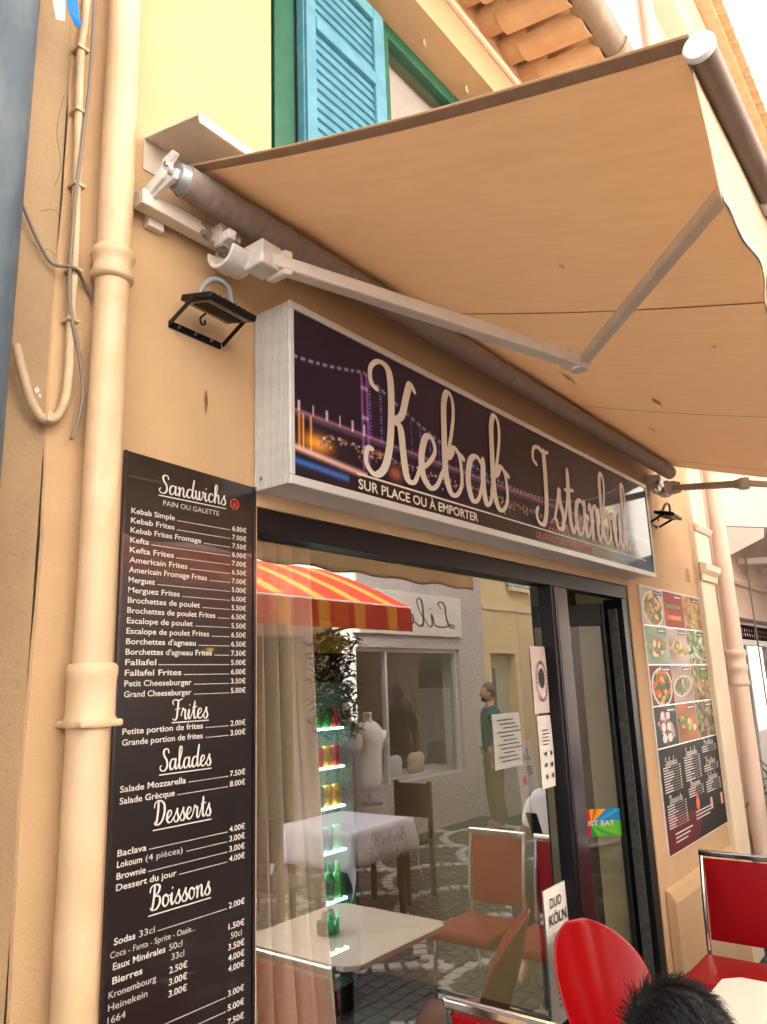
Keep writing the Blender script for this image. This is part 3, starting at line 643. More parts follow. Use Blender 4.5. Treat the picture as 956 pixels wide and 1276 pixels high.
food = [('Kebab Simple', '6.00€'), ('Kebab Frites', '7.00€'), ('Kebab Frites Fromage', '7.50€'), ('Kefta', '6.00€'), ('Kefta Frites', '7.00€'), ('Americain Frites', '6.50€'), ('Americain Fromage Frites', '7.00€'), ('Merguez', '5.00€'), ('Merguez Frites', '6.00€'), ('Brochettes de poulet', '5.50€'), ('Brochettes de poulet Frites', '6.50€'), ('Escalope de poulet', '5.50€'), ('Escalope de poulet Frites', '6.50€'), ("Borchettes d'agneau", '6.50€'), ("Borchettes d'agneau Frites", '7.50€'), ('Fallafel', '5.00€'), ('Fallafel Frites', '6.00€'), ('Petit Cheeseburger', '3.50€'), ('Grand Cheeseburger', '5.00€')]
for i, (s, p) in enumerate(food): row(s, 2.151-.0063-i*.02215, p, cw=.0098 if len(s) < 24 else .0090)
head('Frites', 1.075, 1.168, 1.693, .022, 1.687)
row('Petite portion de frites', 1.670, '2.00€', cw=.0088); row('Grande portion de frites', 1.648, '3.00€', cw=.0088)
head('Salades', 1.046, 1.178, 1.588, .0225, 1.580)
row('Salade Mozzarella', 1.556, '7.50€'); row('Salade Grècque', 1.533, '8.00€')
head('Desserts', 1.034, 1.180, 1.480, .024, 1.470)
row('Baclava', 1.434, '4.00€'); row('Lokoum', 1.413, '3.00€', light_s='(4 pièces)'); row('Brownie', 1.391, '3.00€'); row('Dessert du jour', 1.370, '4.00€')
head('Boissons', 1.030, 1.182, 1.316, .0235, 1.306)
row('Sodas', 1.272, '2.00€', light_s='33cl')
mpart('menu_line', INKL, lambda mb: put_text(mb, mpl, 'Coca - Fanta - Sprite - Oasis...', .94, 1.250, .0165, width=.205))
row('Eaux Minérales', 1.228, '1.50€', leader=False, light_s='50cl', cw=.0088)
row('Bierres', 1.203, None, leader=False); mpart('menu_line', INKL, lambda mb: put_text(mb, mpl, '33cl', 1.085, 1.208, .0178, width=.032)); mpart('menu_line', INKL, lambda mb: put_text(mb, mpl, '50cl', 1.245, 1.208, .0178, width=.032))
for s, z, a, b in (('Kronembourg', 1.180, '2.50€', '3.50€'), ('Heinekein', 1.158, '3.00€', '4.00€'), ('1664', 1.136, '3.00€', '4.00€')):
    mpart('menu_line', INKL, lambda mb: put_text(mb, mpl, s, .94, z, .0178, width=len(s)*.0098))
    mpart('price', INKW, lambda mb: put_text(mb, mpl, a, 1.080, z+.004, .0178, bold=.012, width=.046)); mpart('price', INKW, lambda mb: put_text(mb, mpl, b, 1.285, z+.006, .0178, bold=.012, width=.047, align='r'))
for z, s in ((1.093, '3.00€'), (1.065, '5.00€'), (1.037, '7.50€'), (1.009, '7.50€')): row('', z, s, lead0=1.03)
put_in(flat_build(red, 'red_stamp', INKR, None), mn)['kind'] = 'stuff'

# ================================================================ PHOTO MENU POSTER
pp = thing('photo_menu_poster', 'tall poster of twelve food photos above a black price list right of the door', 'poster', (4.15, 0, .85))
PX0, PX1 = 4.15, 5.255
build_in(MB().box(PX0-.004, PX1+.004, -.010, -.001, .842, 2.245), 'backing_board', mat('white_backing', (.7, .68, .66), .4, coat=.4), pp)
rows = [(2.028, 2.238), (1.812, 2.022), (1.592, 1.806), (1.374, 1.586)]
pal = [[((.55, .50, .42), (.35, .22, .10), (.15, .22, .05), (.6, .42, .2)), ((.35, .06, .05), (.55, .25, .08), (.45, .05, .03), (.2, .25, .05)), ((.35, .28, .15), (.5, .3, .12), (.3, .3, .12), (.4, .2, .1))],
       [((.30, .42, .30), (.5, .2, .1), (.2, .35, .12), (.6, .5, .35)), ((.55, .42, .40), (.6, .35, .12), (.2, .25, .08), (.65, .5, .3)), ((.25, .33, .20), (.12, .2, .08), (.45, .5, .35), (.3, .25, .15))],
       [((.20, .05, .06), (.55, .10, .04), (.7, .3, .1), (.1, .15, .04)), ((.45, .35, .30), (.25, .2, .1), (.5, .45, .3), (.15, .2, .06)), ((.28, .08, .07), (.35, .15, .08), (.12, .2, .06), (.4, .3, .15))],
       [((.05, .06, .06), (.6, .56, .52), (.35, .1, .08), (.1, .1, .1)), ((.45, .18, .08), (.65, .5, .25), (.45, .1, .06), (.2, .3, .08)), ((.10, .11, .08), (.2, .25, .12), (.3, .2, .1), (.12, .08, .05))]]
for r_i, (za, zb) in enumerate(rows):
    for c_i in range(3):
        xa = PX0+c_i*(PX1-PX0)/3+.002; xb = PX0+(c_i+1)*(PX1-PX0)/3-.002; P4 = pal[r_i][c_i]; sd_ = r_i*3+c_i
        rg = np.random.default_rng(sd_+20); ang = rg.uniform(-.6, .6)
        pts = rg.uniform(0, 1, (70, 2)); ci = rg.integers(1, 4, 70); br = rg.uniform(.55, 1.35, 70)
        def ff(u, v, P4=P4, pts=pts, ci=ci, br=br, ang=ang, sd_=sd_):
            c = np.zeros((len(u), 3)); c[:] = P4[0]; c *= (.85+.3*np.sin(u*5+sd_)*np.sin(v*4))[:, None]
            du, dv = u-.5, v-.45; x_ = du*cos(ang)+dv*sin(ang); y_ = -du*sin(ang)+dv*cos(ang)
            el = (x_/.42)**2+(y_/(.44 if sd_ % 2 == 0 else .24))**2
            if sd_ in (0, 6, 7): c[(el < 1.25) & (el > .95)] = (.68, .62, .56)
            d = (u[:, None]-pts[:, 0])**2+(v[:, None]-pts[:, 1])**2; k = d.argmin(1); dm = np.sqrt(d.min(1))
            inside = (el < .97) if sd_ in (0, 3, 6, 7, 9, 10) else (el < 9)
            if sd_ in (4, 10): inside = ((x_/.5)**2+(y_/.17)**2) < 1
            if sd_ == 1: inside = (abs(u-.5) < .36) & (abs(v-.45) < .34)
            k = np.where((sd_ == 1) & inside, (v*9).astype(int) % 70, k); fc = np.array(P4)[ci[k]]*(br[k]*(1.1-3.0*dm).clip(.35, 1.2))[:, None]; c[inside] = fc[inside]
            if sd_ == 9:
                for q in range(3):
                    for s_ in (.36, .6):
                        e2 = ((u-s_)/.10)**2+((v-.2-.28*q)/.11)**2; c[e2 < 1] = (.7, .66, .62)
                c[(abs(u-.48) < .035) & (np.sin(v*26) > .1)] = (.3, .07, .05)
            return c
        put_in(color_grid('food_photo', (xa, -.0105, za), (1, 0, 0), (0, 0, 1), xb-xa, zb-za, 40, 34, ff, PRINT, None), pp)
ppl = FS(-.0108)
tags_ = MB(); tw = MB()
for r_i, (za, zb) in enumerate(rows):
    for c_i in range(3):
        xb = PX0+(c_i+1)*(PX1-PX0)/3-.01; rect(tags_, ppl, xb-.16, xb-.01, zb-.035, zb-.012, .0006); rect(tw, ppl, xb-.145, xb-.025, zb-.027, zb-.021, .0012)
put_in(flat_build(tags_, 'photo_captions', BLACKM, None), pp)['kind'] = 'stuff'
mb = MB(); rect(mb, ppl, PX0, PX1, .848, 1.368, .0003); put_in(flat_build(mb, 'price_list_panel', mat('matt_black_print', (.012, .010, .010), .5, spec=.15), None), pp)
mb = MB(); flat(mb, ppl, [(PX0, .848), (PX0+.50, .848), (PX0+.62, .95), (PX0+.58, 1.0), (PX0, 1.04)], .0008); put_in(flat_build(mb, 'maroon_corner', mat('maroon_print', (.10, .004, .010), .5, spec=.2), None), pp)
for x0, x1, zt, n_ in ((.04, .33, 1.27, 10), (.40, .70, 1.29, 10), (.76, 1.06, 1.32, 3), (.76, 1.06, 1.21, 3), (.04, .36, 1.08, 9), (.42, .70, 1.12, 4), (.76, 1.06, 1.12, 5)):
    put_script(tw, ppl, {(.04, 1.27): 'Salades', (.40, 1.29): 'Sandwichs', (.76, 1.32): 'Frites', (.76, 1.21): 'Frites', (.04, 1.08): 'Desserts', (.42, 1.12): 'Boissons', (.76, 1.12): 'Salades'}[(x0, zt)], PX0+x0+(x1-x0)*.15, zt+.008, .021, w=.13, total=(x1-x0)*.62, d=.0013)
    for k in range(n_):
        z = zt-k*.0135-.004; w_ = (x1-x0)*random.uniform(.3, .6); rect(tw, ppl, PX0+x0, PX0+x0+w_, z, z+.006, .0012); rect(tw, ppl, PX0+x0+w_+.01, PX0+x1-.03, z, z+.0015, .0012); rect(tw, ppl, PX0+x1-.024, PX0+x1, z, z+.006, .0012)
for k in range(3): rect(tw, ppl, PX0+.12, PX0+.42-.05*k, .93-k*.02, .937-k*.02, .0014); rect(tw, ppl, PX0+.5, PX0+.85-.04*k, .985-k*.018, .992-k*.018, .0014)
put_in(flat_build(tw, 'printed_text_lines', INKW, None), pp)['kind'] = 'stuff'
mb = MB(); flat(mb, ppl, [(PX0+.56+.035*cos(a), 1.03+.035*sin(a)) for a in np.linspace(0, 6.28, 12, endpoint=False)], .0014)
flat(mb, ppl, [(PX0+.54, 1.06), (PX0+.58, 1.06), (PX0+.56, 1.10)], .0016); put_in(flat_build(mb, 'flame_emblem', INKR, None), pp)
for x in (.80, 1.02):
    mb = MB(); rect(mb, ppl, PX0+x, PX0+x+.045, .965, 1.03, .0014); put_in(flat_build(mb, 'phone_icon', mat('pink_print%d' % int(x*100), (.7, .3, .3), .4), None), pp)
# house number and rawlplug stains
nb = thing('house_number', 'faint painted house number 18 on the tan wall above the photo poster', 'house number', (5.08, 0, 2.33))
mb = MB(); put_text(mb, FS(-.001), '18', 5.07, 2.34, .13, bold=.01, width=.075); put_in(flat_build(mb, 'digits', mat('faded_brown_paint', (.30, .20, .11), .9), None), nb)

# ================================================================ AWNING
aw = thing('shop_awning', 'beige fabric folding-arm awning stretched out over the kebab shop', 'awning', (2.8, 0, 2.97))
AX0, AX1 = 1.0, 4.66; YB, ZB, YF, ZF = -.085, 3.022, -1.262, 2.648
def fz(y): return ZB+(ZF-ZB)*(y-YB)/(YF-YB)
mb = MB(); nx, ny = 90, 16; vs_ = []
for j in range(ny+1):
    y = YB+(YF-YB)*j/ny
    for i in range(nx+1):
        x = AX0+(AX1-AX0)*i/nx; t = j/ny
        sag = -.012*sin(pi*t)+.004*sin(x*2.62*2)*sin(pi*t)+.0015*sin(x*19+3*t)
        vs_.append((x+(.006*sin(t*pi) if i == 0 else 0), y, fz(y)+sag))
mb.add(vs_, [(j*(nx+1)+i, j*(nx+1)+i+1, (j+1)*(nx+1)+i+1, (j+1)*(nx+1)+i) for j in range(ny) for i in range(nx)])
cv = build_in(mb, 'canopy', FABRIC, aw, smooth=True); cv.modifiers.new('S', 'SOLIDIFY').thickness = .0015
for (xa, xb, m_, nm) in ((AX0+.002, AX0+.032, FABR2, 'hem_strip'), (2.010, 2.018, SEAM, 'seam'), (3.205, 3.213, SEAM, 'seam'), (4.40, 4.408, SEAM, 'seam')):
    mb = MB(); vs_ = []
    for j in range(ny+1):
        y = YB+(YF-YB)*j/ny; t = j/ny
        for x in (xa, xb): vs_.append((x+.006*sin(t*pi)*(nm == 'hem_strip'), y, fz(y)-.012*sin(pi*t)+.004*sin(x*5.24)*sin(pi*t)+.0015*sin(x*19+3*t)-.004))
    mb.add(vs_, [(2*j, 2*j+1, 2*j+3, 2*j+2) for j in range(ny)]); build_in(mb, nm, m_, aw)
stm = mat('awning_water_mark', (.62, .46, .31), .9, trans=.4)
for (x, y, a_, b_) in ((3.05, -.55, .05, .018), (2.75, -.30, .07, .012), (2.35, -.95, .012, .010), (1.7, -.75, .02, .006), (3.6, -.35, .05, .014)):
    mb = MB(); n = 14; pts_ = []
    for k in range(n):
        px_, py_ = x+a_*cos(2*pi*k/n)*random.uniform(.7, 1.2), y+b_*sin(2*pi*k/n)*random.uniform(.7, 1.2); t = (py_-YB)/(YF-YB)
        pts_.append((px_, py_, fz(py_)-.012*sin(pi*t)+.004*sin(px_*5.24)*sin(pi*t)+.0015*sin(px_*19+3*t)-.0035))
    build_in(mb.add(pts_, [tuple(range(n))]), 'water_mark', stm, aw)
# roller with wrinkled cloth, end cap
mb = MB(); prof = [(.034, .985)]
x = .985
while x < 4.62:
    rr = .040+.0016*sin(x*55+2*sin(x*9))*(1 if x < 1.7 else .4)+.0013*sin(x*150+3*sin(x*17))*(1 if x < 1.7 else .2)+.0008*random.random(); prof.append((rr, x)); x += .008 if x < 1.7 else .05
prof.append((.034, 4.62)); mb.lathe(prof, (0, -.115, 2.958), 20, 'x'); build_in(mb, 'roller', ROLLC, aw, smooth=True, angle=60)
build_in(MB().lathe([(.030, .962), (.034, .966), (.036, .985)], (0, -.115, 2.958), 20, 'x'), 'roller_cap', mat('blue_grey_cap', (.35, .38, .40), .4, metal=.4), aw, smooth=True)
# roller end bracket
mb = MB(); mb.prismx([(-.03, 2.93), (-.03, 2.905), (-.145, 2.925), (-.155, 2.945), (-.13, 2.955), (-.125, 2.975), (-.15, 2.99), (-.135, 3.005), (-.10, 3.0), (-.085, 2.975)], .935, .947)
mb.lathe([(.018, .947), (.018, .962)], (0, -.112, 2.955), 14, 'x'); build_in(mb, 'roller_bracket', ALU, aw, bevel=.002)
mb = MB(); mb.prismx([(-.016, 2.935), (-.016, 2.900), (-.112, 2.936), (-.12, 2.95), (-.105, 2.965)], .9255, .9345); build_in(mb, 'end_plate', BRACK, aw, bevel=.002)
for (y, z) in ((-.118, 2.972), (-.135, 2.94), (-.085, 2.938)): build_in(MB().lathe([(.006, .927), (.006, .935)], (0, y, z), 10, 'x'), 'bolt', STEEL, aw)
# square bar on the wall
for xa, xb in ((.91, 1.16), (4.44, 4.64)): build_in(MB().box(xa, xb, -.062, -.022, 2.885, 2.925), 'torsion_bar', WHITEM, aw, bevel=.004)
for xa, xb in ((.955, 1.0), (4.5, 4.57)): build_in(MB().box(xa, xb, -.0221, -.0005, 2.865, 2.945), 'wall_plate', WHITEM, aw, bevel=.003)
# hood above the roller (bent sheet)
mb = MB(); mb.prismx([(-.001, 3.115), (-.001, 3.025), (-.004, 3.025), (-.004, 3.111), (-.215, 3.062), (-.222, 3.035), (-.226, 3.036), (-.219, 3.067)], .945, 4.65)
build_in(mb, 'hood', WHITEM, aw)
# front bar with end cap and collar, valance
mb = MB(); mb.lathe([(.0215, AX0+.012), (.022, AX0+.016), (.022, AX1)], (0, -1.272, 2.624), 28, 'x'); build_in(mb, 'front_bar', mat('brown_bar_paint', (.17, .115, .09), .45, c2=(.14, .095, .075), nscale=12), aw, smooth=True)
mb = MB(); mb.lathe([(.020, AX0+.002), (.0232, AX0+.006), (.0232, AX0+.0115)], (0, -1.272, 2.624), 28, 'x'); build_in(mb, 'bar_end_cap', mat('white_cap', (.85, .85, .85), .4), aw, smooth=True)
for x in (1.44, 4.2): build_in(MB().lathe([(.027, x), (.028, x+.003), (.028, x+.035), (.027, x+.038)], (0, -1.272, 2.624), 24, 'x'), 'bar_collar', WHITEM, aw, smooth=True)
mb = MB(); vs_ = []; nx, nz = 160, 8
for j in range(nz+1):
    t = j/nz
    for i in range(nx+1):
        x = AX0+.02+(AX1-.02-AX0)*i/nx; wv = .012*t*sin(x*9+.7)+.006*t*sin(x*23)
        zt_ = 2.612; zb_ = 2.383+.016*(.5+.5*cos(x*pi*2/.42))
        vs_.append((x+(.010*sin(t*2.6) if i == 0 else 0), -1.257+wv, zt_+(zb_-zt_)*t))
mb.add(vs_, [(j*(nx+1)+i, j*(nx+1)+i+1, (j+1)*(nx+1)+i+1, (j+1)*(nx+1)+i) for j in range(nz) for i in range(nx)])
VAL = mat('cream_valance_cloth', (.80, .68, .52), .85, trans=.45)
vl = build_in(mb, 'valance', VAL, aw, smooth=True); vl.modifiers.new('S', 'SOLIDIFY').thickness = .0015
mb = MB(); mb.add([(v[0], v[1]-.003, v[2]) for v in vs_[(nz)*(nx+1):]]+[(v[0], v[1]-.003, v[2]+.014) for v in vs_[(nz)*(nx+1):]], [(i, i+1, nx+1+i+1, nx+1+i) for i in range(nx)]); build_in(mb, 'valance_binding', mat('cream_binding', (.7, .6, .48), .8), aw)
# folding arms
def arm(sx, sgn):
    S = Vector((sx, -.165, 2.825)); E_ = Vector((sx+sgn*.70, -.69, 2.615)); T = Vector((sx+sgn*.115, -1.225, 2.585))
    a = build_in(MB().bar(S, E_, .045, .036), 'upper_arm', WHITEM, aw, bevel=.006, seg=3)
    build_in(MB().bar(E_+Vector((0, -.012, 0)), T, .030, .026), 'forearm', WHITEM, aw, bevel=.006, seg=3)
    mb = MB(); mb.lathe([(.022, -.026), (.026, -.022), (.026, .022), (.022, .026)], tuple(E_), 16); e = build_in(mb, 'elbow_joint', BRACK, aw, smooth=True)
    mb = MB(); d = (E_-S).normalized(); mb.obox(E_-d*.02, .024, .0255, .022, d, d.cross(Vector((0, 0, 1))), None or d.cross(Vector((0, 0, 1))).cross(d)); build_in(mb, 'elbow_clevis', WHITEM, aw, bevel=.003)
    # shoulder: cup-shaped casting, hinge block, bolts
    mb = MB(); n = 18; c = Vector((sx-.055*sgn, -.095, 2.845))
    ring = [(.052*cos(pi*(1.02+k/n*1.02)), .050*sin(pi*(1.02+k/n*1.02))) for k in range(n+1)]
    inner = [(.042*cos(pi*(1.02+k/n*1.02)), .040*sin(pi*(1.02+k/n*1.02))) for k in range(n, -1, -1)]
    mb.prismx([(c.y+a_, c.z+b_) for a_, b_ in ring+inner], c.x-.035, c.x+.045)
    mb.prismx([(c.y+a_, c.z+b_) for a_, b_ in [(.044*cos(pi*(1+k/n)), .042*sin(pi*(1+k/n))) for k in range(n+1)]], c.x+.028, c.x+.04)
    build_in(mb, 'shoulder_cup', BRACK, aw, bevel=.003)
    mb = MB(); mb.obox((c.x-.005, -.068, 2.902), .018, .014, .032); mb.obox((c.x-.03, -.125, 2.868), .014, .016, .014); mb.obox((c.x+.03, -.04, 2.86), .02, .02, .03); build_in(mb, 'shoulder_clamp', BRACK, aw, bevel=.005)
    mb = MB(); mb.obox((sx-.003*sgn, -.158, 2.828), .034, .036, .034); build_in(mb, 'hinge_block', BRACK, aw, bevel=.006, seg=3)
    mb = MB(); mb.obox((sx+.034*sgn, -.182, 2.815), .012, .034, .034, (.8*sgn, -.6, -.2)); build_in(mb, 'hinge_cap', WHITEM, aw, bevel=.005)
    for (dx, y, z, r) in ((-.02, -.062, 2.915, .010), (-.05, -.085, 2.872, .013), (.035, -.135, 2.862, .012), (.01, -.105, 2.832, .014)):
        build_in(MB().lathe([(r, -.045), (r, -.03), (r*.55, -.03), (r*.55, -.055)], (c.x+dx*.6, y, z), 6, 'x'), 'bolt', STEEL, aw)
arm(1.205, 1); arm(4.46, -1)

# ================================================================ FLOODLIGHTS
def flood(x, label, s=1.0, rz=0):
    t = thing('floodlight', label, 'floodlight', (x, 0, 2.645), rz, None); t.scale = (s, s, s)
    mb = MB(); c = Vector((.04, -.12, .045)); X = Vector((1, 0, -.06)).normalized(); Yv = Vector((0, -.96, -.28)).normalized(); Zv = X.cross(Yv)
    mb.obox(c, .095, .075, .011, X, Yv, Zv); h = mb.build('housing', BLACKM, t, bevel=.005, seg=3)
    mb = MB(); mb.obox(c-Zv*(-.013), .070, .035, .004, X, Yv, Zv)
    for k in range(7): mb.obox(c+Zv*.014*(1 if Zv.z > 0 else -1)+X*(-.06+.02*k), .002, .05, .007, X, Yv, Zv)
    mb.build('cooling_fins', BLACKM, t)
    dn_ = -1 if Zv.z > 0 else 1
    mb = MB(); mb.obox(c+Zv*.0125*dn_, .078, .058, .0015, X, Yv, Zv); mb.build('lens', mat('dusty_lens', (.30, .25, .20), .3, coat=.6) if 'dusty_lens' not in MATS else MATS['dusty_lens'], t)
    # U bracket
    a = c-X*.100+Yv*.01; b = c+X*.100+Yv*.01; e1 = Vector((-.065, -.012, -.008)); e2 = Vector((.145, -.012, -.012))
    mb = MB(); mb.bar(a, e1, .018, .004, up=(1, 0, 0)); mb.bar(b, e2, .018, .004, up=(1, 0, 0)); mb.bar(e1+Vector((0, .008, 0)), e2+Vector((0, .008, 0)), .006, .024); mb.build('bracket', BLACKM, t, bevel=.0015)
    for k in (-.03, .035, .10): MB().lathe([(.005, -.011), (.005, -.005)], (k, -.003, -.010), 8, 'y').build('bolt', STEEL, t)
    MB().tube(catmull([(-.03, -.10, .06), (-.01, -.12, .115), (.03, -.13, .135), (.07, -.13, .12), (.09, -.12, .075), (.085, -.10, .05)], 5), .009, 10).build('cable', mat('grey_flex', (.25, .26, .28), .5) if 'grey_flex' not in MATS else MATS['grey_flex'], t, smooth=True)
    MB().tube(catmull([(.035, -.06, .045), (.022, -.05, .028), (.032, -.045, .012), (.045, -.045, .018), (.042, -.047, .03)], 5), .0035, 8).build('wire_loop', BLACKM, t, smooth=True)
    return t
flood(1.085, 'black floodlight on a U bracket on the bare wall left of the lightbox sign', .78)
flood(4.50, 'small black floodlight past the right end of the lightbox sign', .8)
mb = MB(); vs = []
o = MB().add([(1.153, -.004, 2.505), (1.159, -.004, 2.47), (1.153, -.004, 2.43), (1.148, -.004, 2.475), (1.153, -.002, 2.56)], [(0, 1, 2, 3)]).build('rust_stain', mat('rust_brown_stain', (.20, .08, .04), .9)); tag(o, 'small rusty drip mark on the wall below the floodlight', 'stain')

# ================================================================ PIPES AND CABLES ON THE LEFT
dp = thing('drainpipe', 'cream painted drainpipe with moulded collars left of the menu board', 'drainpipe', (.847, -.05, 0))
mb = MB(); R1 = .0375; zz_ = np.linspace(1.80, 4.9, 240); pts = [(.847+.0015*sin(z*3), -.05, z) for z in zz_]; mb.tube(pts, [R1+.0005*sin(z*9)+.0003*sin(z*31) for z in zz_], 40)
def dent(v):
    x, y, z = v
    for (ax, az, rx, rz, dp_) in ((.838, 2.19, .016, .045, .0075), (.855, 2.10, .010, .02, .003), (.835, 2.05, .02, .012, .003), (.845, 2.30, .014, .05, .003), (.862, 2.22, .007, .06, -.002), (.85, 3.0, .02, .03, .002)):
        if y < -.05: y += dp_*math.exp(-((x-ax)/rx)**2-((z-az)/rz)**2)
    return (x, y, z)
mb.v = [dent(v_) for v_ in mb.v]; build_in(mb, 'upper_pipe', PIPE, dp, smooth=True, angle=70)
R2 = .040; mb = MB(); mb.tube([(.844, -.048, z) for z in np.linspace(0, 1.70, 14)], R2, 24); build_in(mb, 'lower_pipe', PIPE, dp, smooth=True)
cp = lambda rs, z0: MB().lathe([(r, z) for r, z in rs], (.847, -.05, z0), 28)
build_in(cp([(.038, -.005), (.046, .0), (.048, .010), (.043, .018), (.042, .045), (.047, .052), (.049, .062), (.045, .072), (.038, .078)], 2.655), 'collar', PIPE, dp, smooth=True, angle=70)
build_in(cp([(.038, .0), (.048, .0), (.050, .004), (.050, .016), (.047, .020), (.0465, .07), (.047, .088), (.049, .10), (.049, .115), (.044, .122), (.038, .122)], 1.692), 'flange', PIPE, dp, smooth=True, angle=50)
build_in(MB().box(.802, .893, -.096, -.002, 1.692, 1.706), 'wall_clip', PIPE, dp, bevel=.005)
bp = thing('blue_downpipe', 'weathered blue-grey downpipe standing at the far left edge', 'drainpipe', (.56, -.09, 0))
build_in(MB().tube([(.560+.002*sin(z*2), -.09, z) for z in np.linspace(0, 6, 16)], .057, 28), 'pipe', BLUEP, bp, smooth=True)
# conduit, following the corner then hooking left at the bottom
cd = thing('electric_conduit', 'beige conduit clipped down the wall joint and hooking left at its foot', 'conduit', (.77, -.02, 2.3))
cpts = [(.765, -.02, 3.9), (.764, -.02, 3.38), (.757, -.02, 3.22), (.762, -.02, 3.05), (.768, -.02, 2.86), (.772, -.02, 2.74), (.774, -.02, 2.55), (.776, -.02, 2.43), (.772, -.02, 2.36), (.755, -.02, 2.315), (.725, -.022, 2.305), (.700, -.025, 2.33), (.683, -.028, 2.365), (.655, -.03, 2.44)]
build_in(MB().tube(catmull(cpts, 5), .0098, 12), 'conduit_tube', CONDUIT, cd, smooth=True)
for (x, z) in ((.757, 3.225), (.761, 3.058), (.768, 2.868), (.773, 2.66), (.774, 2.54)): build_in(MB().box(x-.014, x+.014, -.034, -.0005, z-.004, z+.004), 'clip', CONDUIT, cd, bevel=.002)
build_in(MB().box(.728, .742, -.036, -.0005, 2.298, 2.318), 'clip', CONDUIT, cd, bevel=.002)
o = MB().tube(catmull([(.775, -.034, 3.9), (.776, -.034, 3.2), (.768, -.034, 3.0), (.758, -.033, 2.8), (.758, -.033, 2.62), (.766, -.033, 2.55), (.785, -.033, 2.48), (.800, -.030, 2.42), (.806, -.028, 2.38), (.800, -.026, 2.32), (.788, -.024, 2.275)], 5), .0042, 8).build('loose_cable', WIRE, smooth=True)
tag(o, 'thin dark loose cable dangling beside the beige conduit', 'cable')
o = MB().tube(catmull([(.640, -.02, 2.78), (.672, -.012, 2.735), (.70, -.012, 2.69), (.730, -.012, 2.66), (.765, -.04, 2.655), (.80, -.012, 2.65), (.835, -.012, 2.60), (.842, -.012, 2.55)], 5), .0038, 8).build('short_cable', WIRE, smooth=True)
tag(o, 'dark twisted cable crossing behind the conduit towards the drainpipe', 'cable')
# neighbour on the left
nl = thing('neighbour_building', 'weathered grey-beige house left of the kebab shop', 'building', (0, 0, 0))
w = MB(); n = 60; fr_ = []
w.box(-6, .744, .004, .35, 0, 6.5); build_in(w, 'facade_wall', GREYWALL, nl)
mb = MB(); vs_ = []; n = 90
for k in range(n+1):
    z = 6.4*k/n; e = .748+.004*sin(z*7)+.003*random.random(); vs_ += [(.79, -.0008, z), (e, -.0008, z), (e-.004, .0045, z)]
mb.add(vs_, [(3*k, 3*k+1, 3*k+4, 3*k+3) for k in range(n)]+[(3*k+1, 3*k+2, 3*k+5, 3*k+4) for k in range(n)]); build_in(mb, 'plaster_edge', STUCCO, nl)
mb = MB()
for (x, z, r) in ((.722, 2.372, .006), (.716, 2.352, .004), (.729, 2.362, .004), (.720, 2.335, .003)): mb.add([(x+r*random.uniform(.6, 1.2)*cos(a), .0025, z+r*random.uniform(.7, 1.5)*sin(a)) for a in np.linspace(0, 5.6, 8)], [tuple(range(8))])
build_in(mb, 'paint_splash', INKW, nl)
crk = mat('crack_brown', (.12, .08, .05), .9)  # dark brown for the thin crack lines in the plaster
for st in (((.735, 3.1), (.725, 3.0), (.74, 2.92), (.73, 2.86)), ((.69, 2.70), (.715, 2.685), (.722, 2.70), (.745, 2.69)), ((.70, 2.78), (.73, 2.80), (.745, 2.79))):
    build_in(MB().tube(catmull([(x, .004, z) for x, z in st], 4), .0007, 5), 'crack', crk, nl)
# bunting ribbons top left
def ribbon(label, pts, m):
    mb = MB(); vs_ = []
    for (x, z, w_) in pts: vs_ += [(x-w_, -.14, z), (x+w_, -.15, z)]
    mb.add(vs_, [(2*k, 2*k+1, 2*k+3, 2*k+2) for k in range(len(pts)-1)]); o = mb.build('bunting_ribbon', m); o.modifiers.new('S', 'SOLIDIFY').thickness = .001; tag(o, label, 'ribbon', 'bunting ribbons')
ribbon('white ribbon hanging beside the blue downpipe at the top left', [(.60, 3.40, .010), (.622, 3.27, .013), (.634, 3.19, .012), (.642, 3.135, .007)], mat('white_ribbon', (.8, .8, .8), .6, trans=.3))
ribbon('bright blue ribbon hanging next to the white one', [(.638, 3.40, .009), (.655, 3.26, .010), (.668, 3.18, .010), (.682, 3.150, .005)], mat('blue_ribbon', (.0, .22, .72), .5, trans=.3))

# ================================================================ RIGHT-HAND NEIGHBOUR
nr = thing('pink_building', 'pale pink plastered building right of the kebab shop', 'building', (5.5, 0, 0))
w = wall_with_holes([5.62, 6.30, 8.2, 14], [0, .45, 2.17, 8.1], [(6.30, 8.2, .45, 2.17)], 0.0, .4)
put_in(wall_obj(w, 'facade_wall', PINKW, None), nr)
mb = MB(); mb.prismx([(-.001, 2.42), (-.03, 2.42), (-.045, 2.45), (-.03, 2.47), (-.05, 2.50), (-.001, 2.52)], 5.86, 14); build_in(mb, 'cornice', PINKW, nr, bevel=.004)
mb = MB(); mb.box(5.275, 5.60, -.04, .35, 0, 8.0); build_in(mb, 'pilaster', CREAM, nr, bevel=.01)
mb = MB(); mb.prismx([(-.0405, 2.36), (-.055, 2.36), (-.06, 2.40), (-.085, 2.43), (-.09, 2.47), (-.0405, 2.49)], 5.262, 5.613); build_in(mb, 'capital', CREAM, nr, bevel=.005); mb = MB(); mb.prismx([(-.0405, 2.70), (-.05, 2.70), (-.07, 2.74), (-.0405, 2.76)], 5.262, 5.613); build_in(mb, 'capital_moulding', CREAM, nr, bevel=.005)
mb = MB(); mb.prismx([(.39, 8.1), (-.42, 8.0), (-.42, 8.08), (.39, 8.3)], 5.3, 14); build_in(mb, 'eave', TILE, nr)
x = 5.4
for k in range(38):
    build_in(canal(x, .2, -.5, 8.3, 8.12, .1, True), 'roof_tile', TILE, nr, smooth=True); x += .22
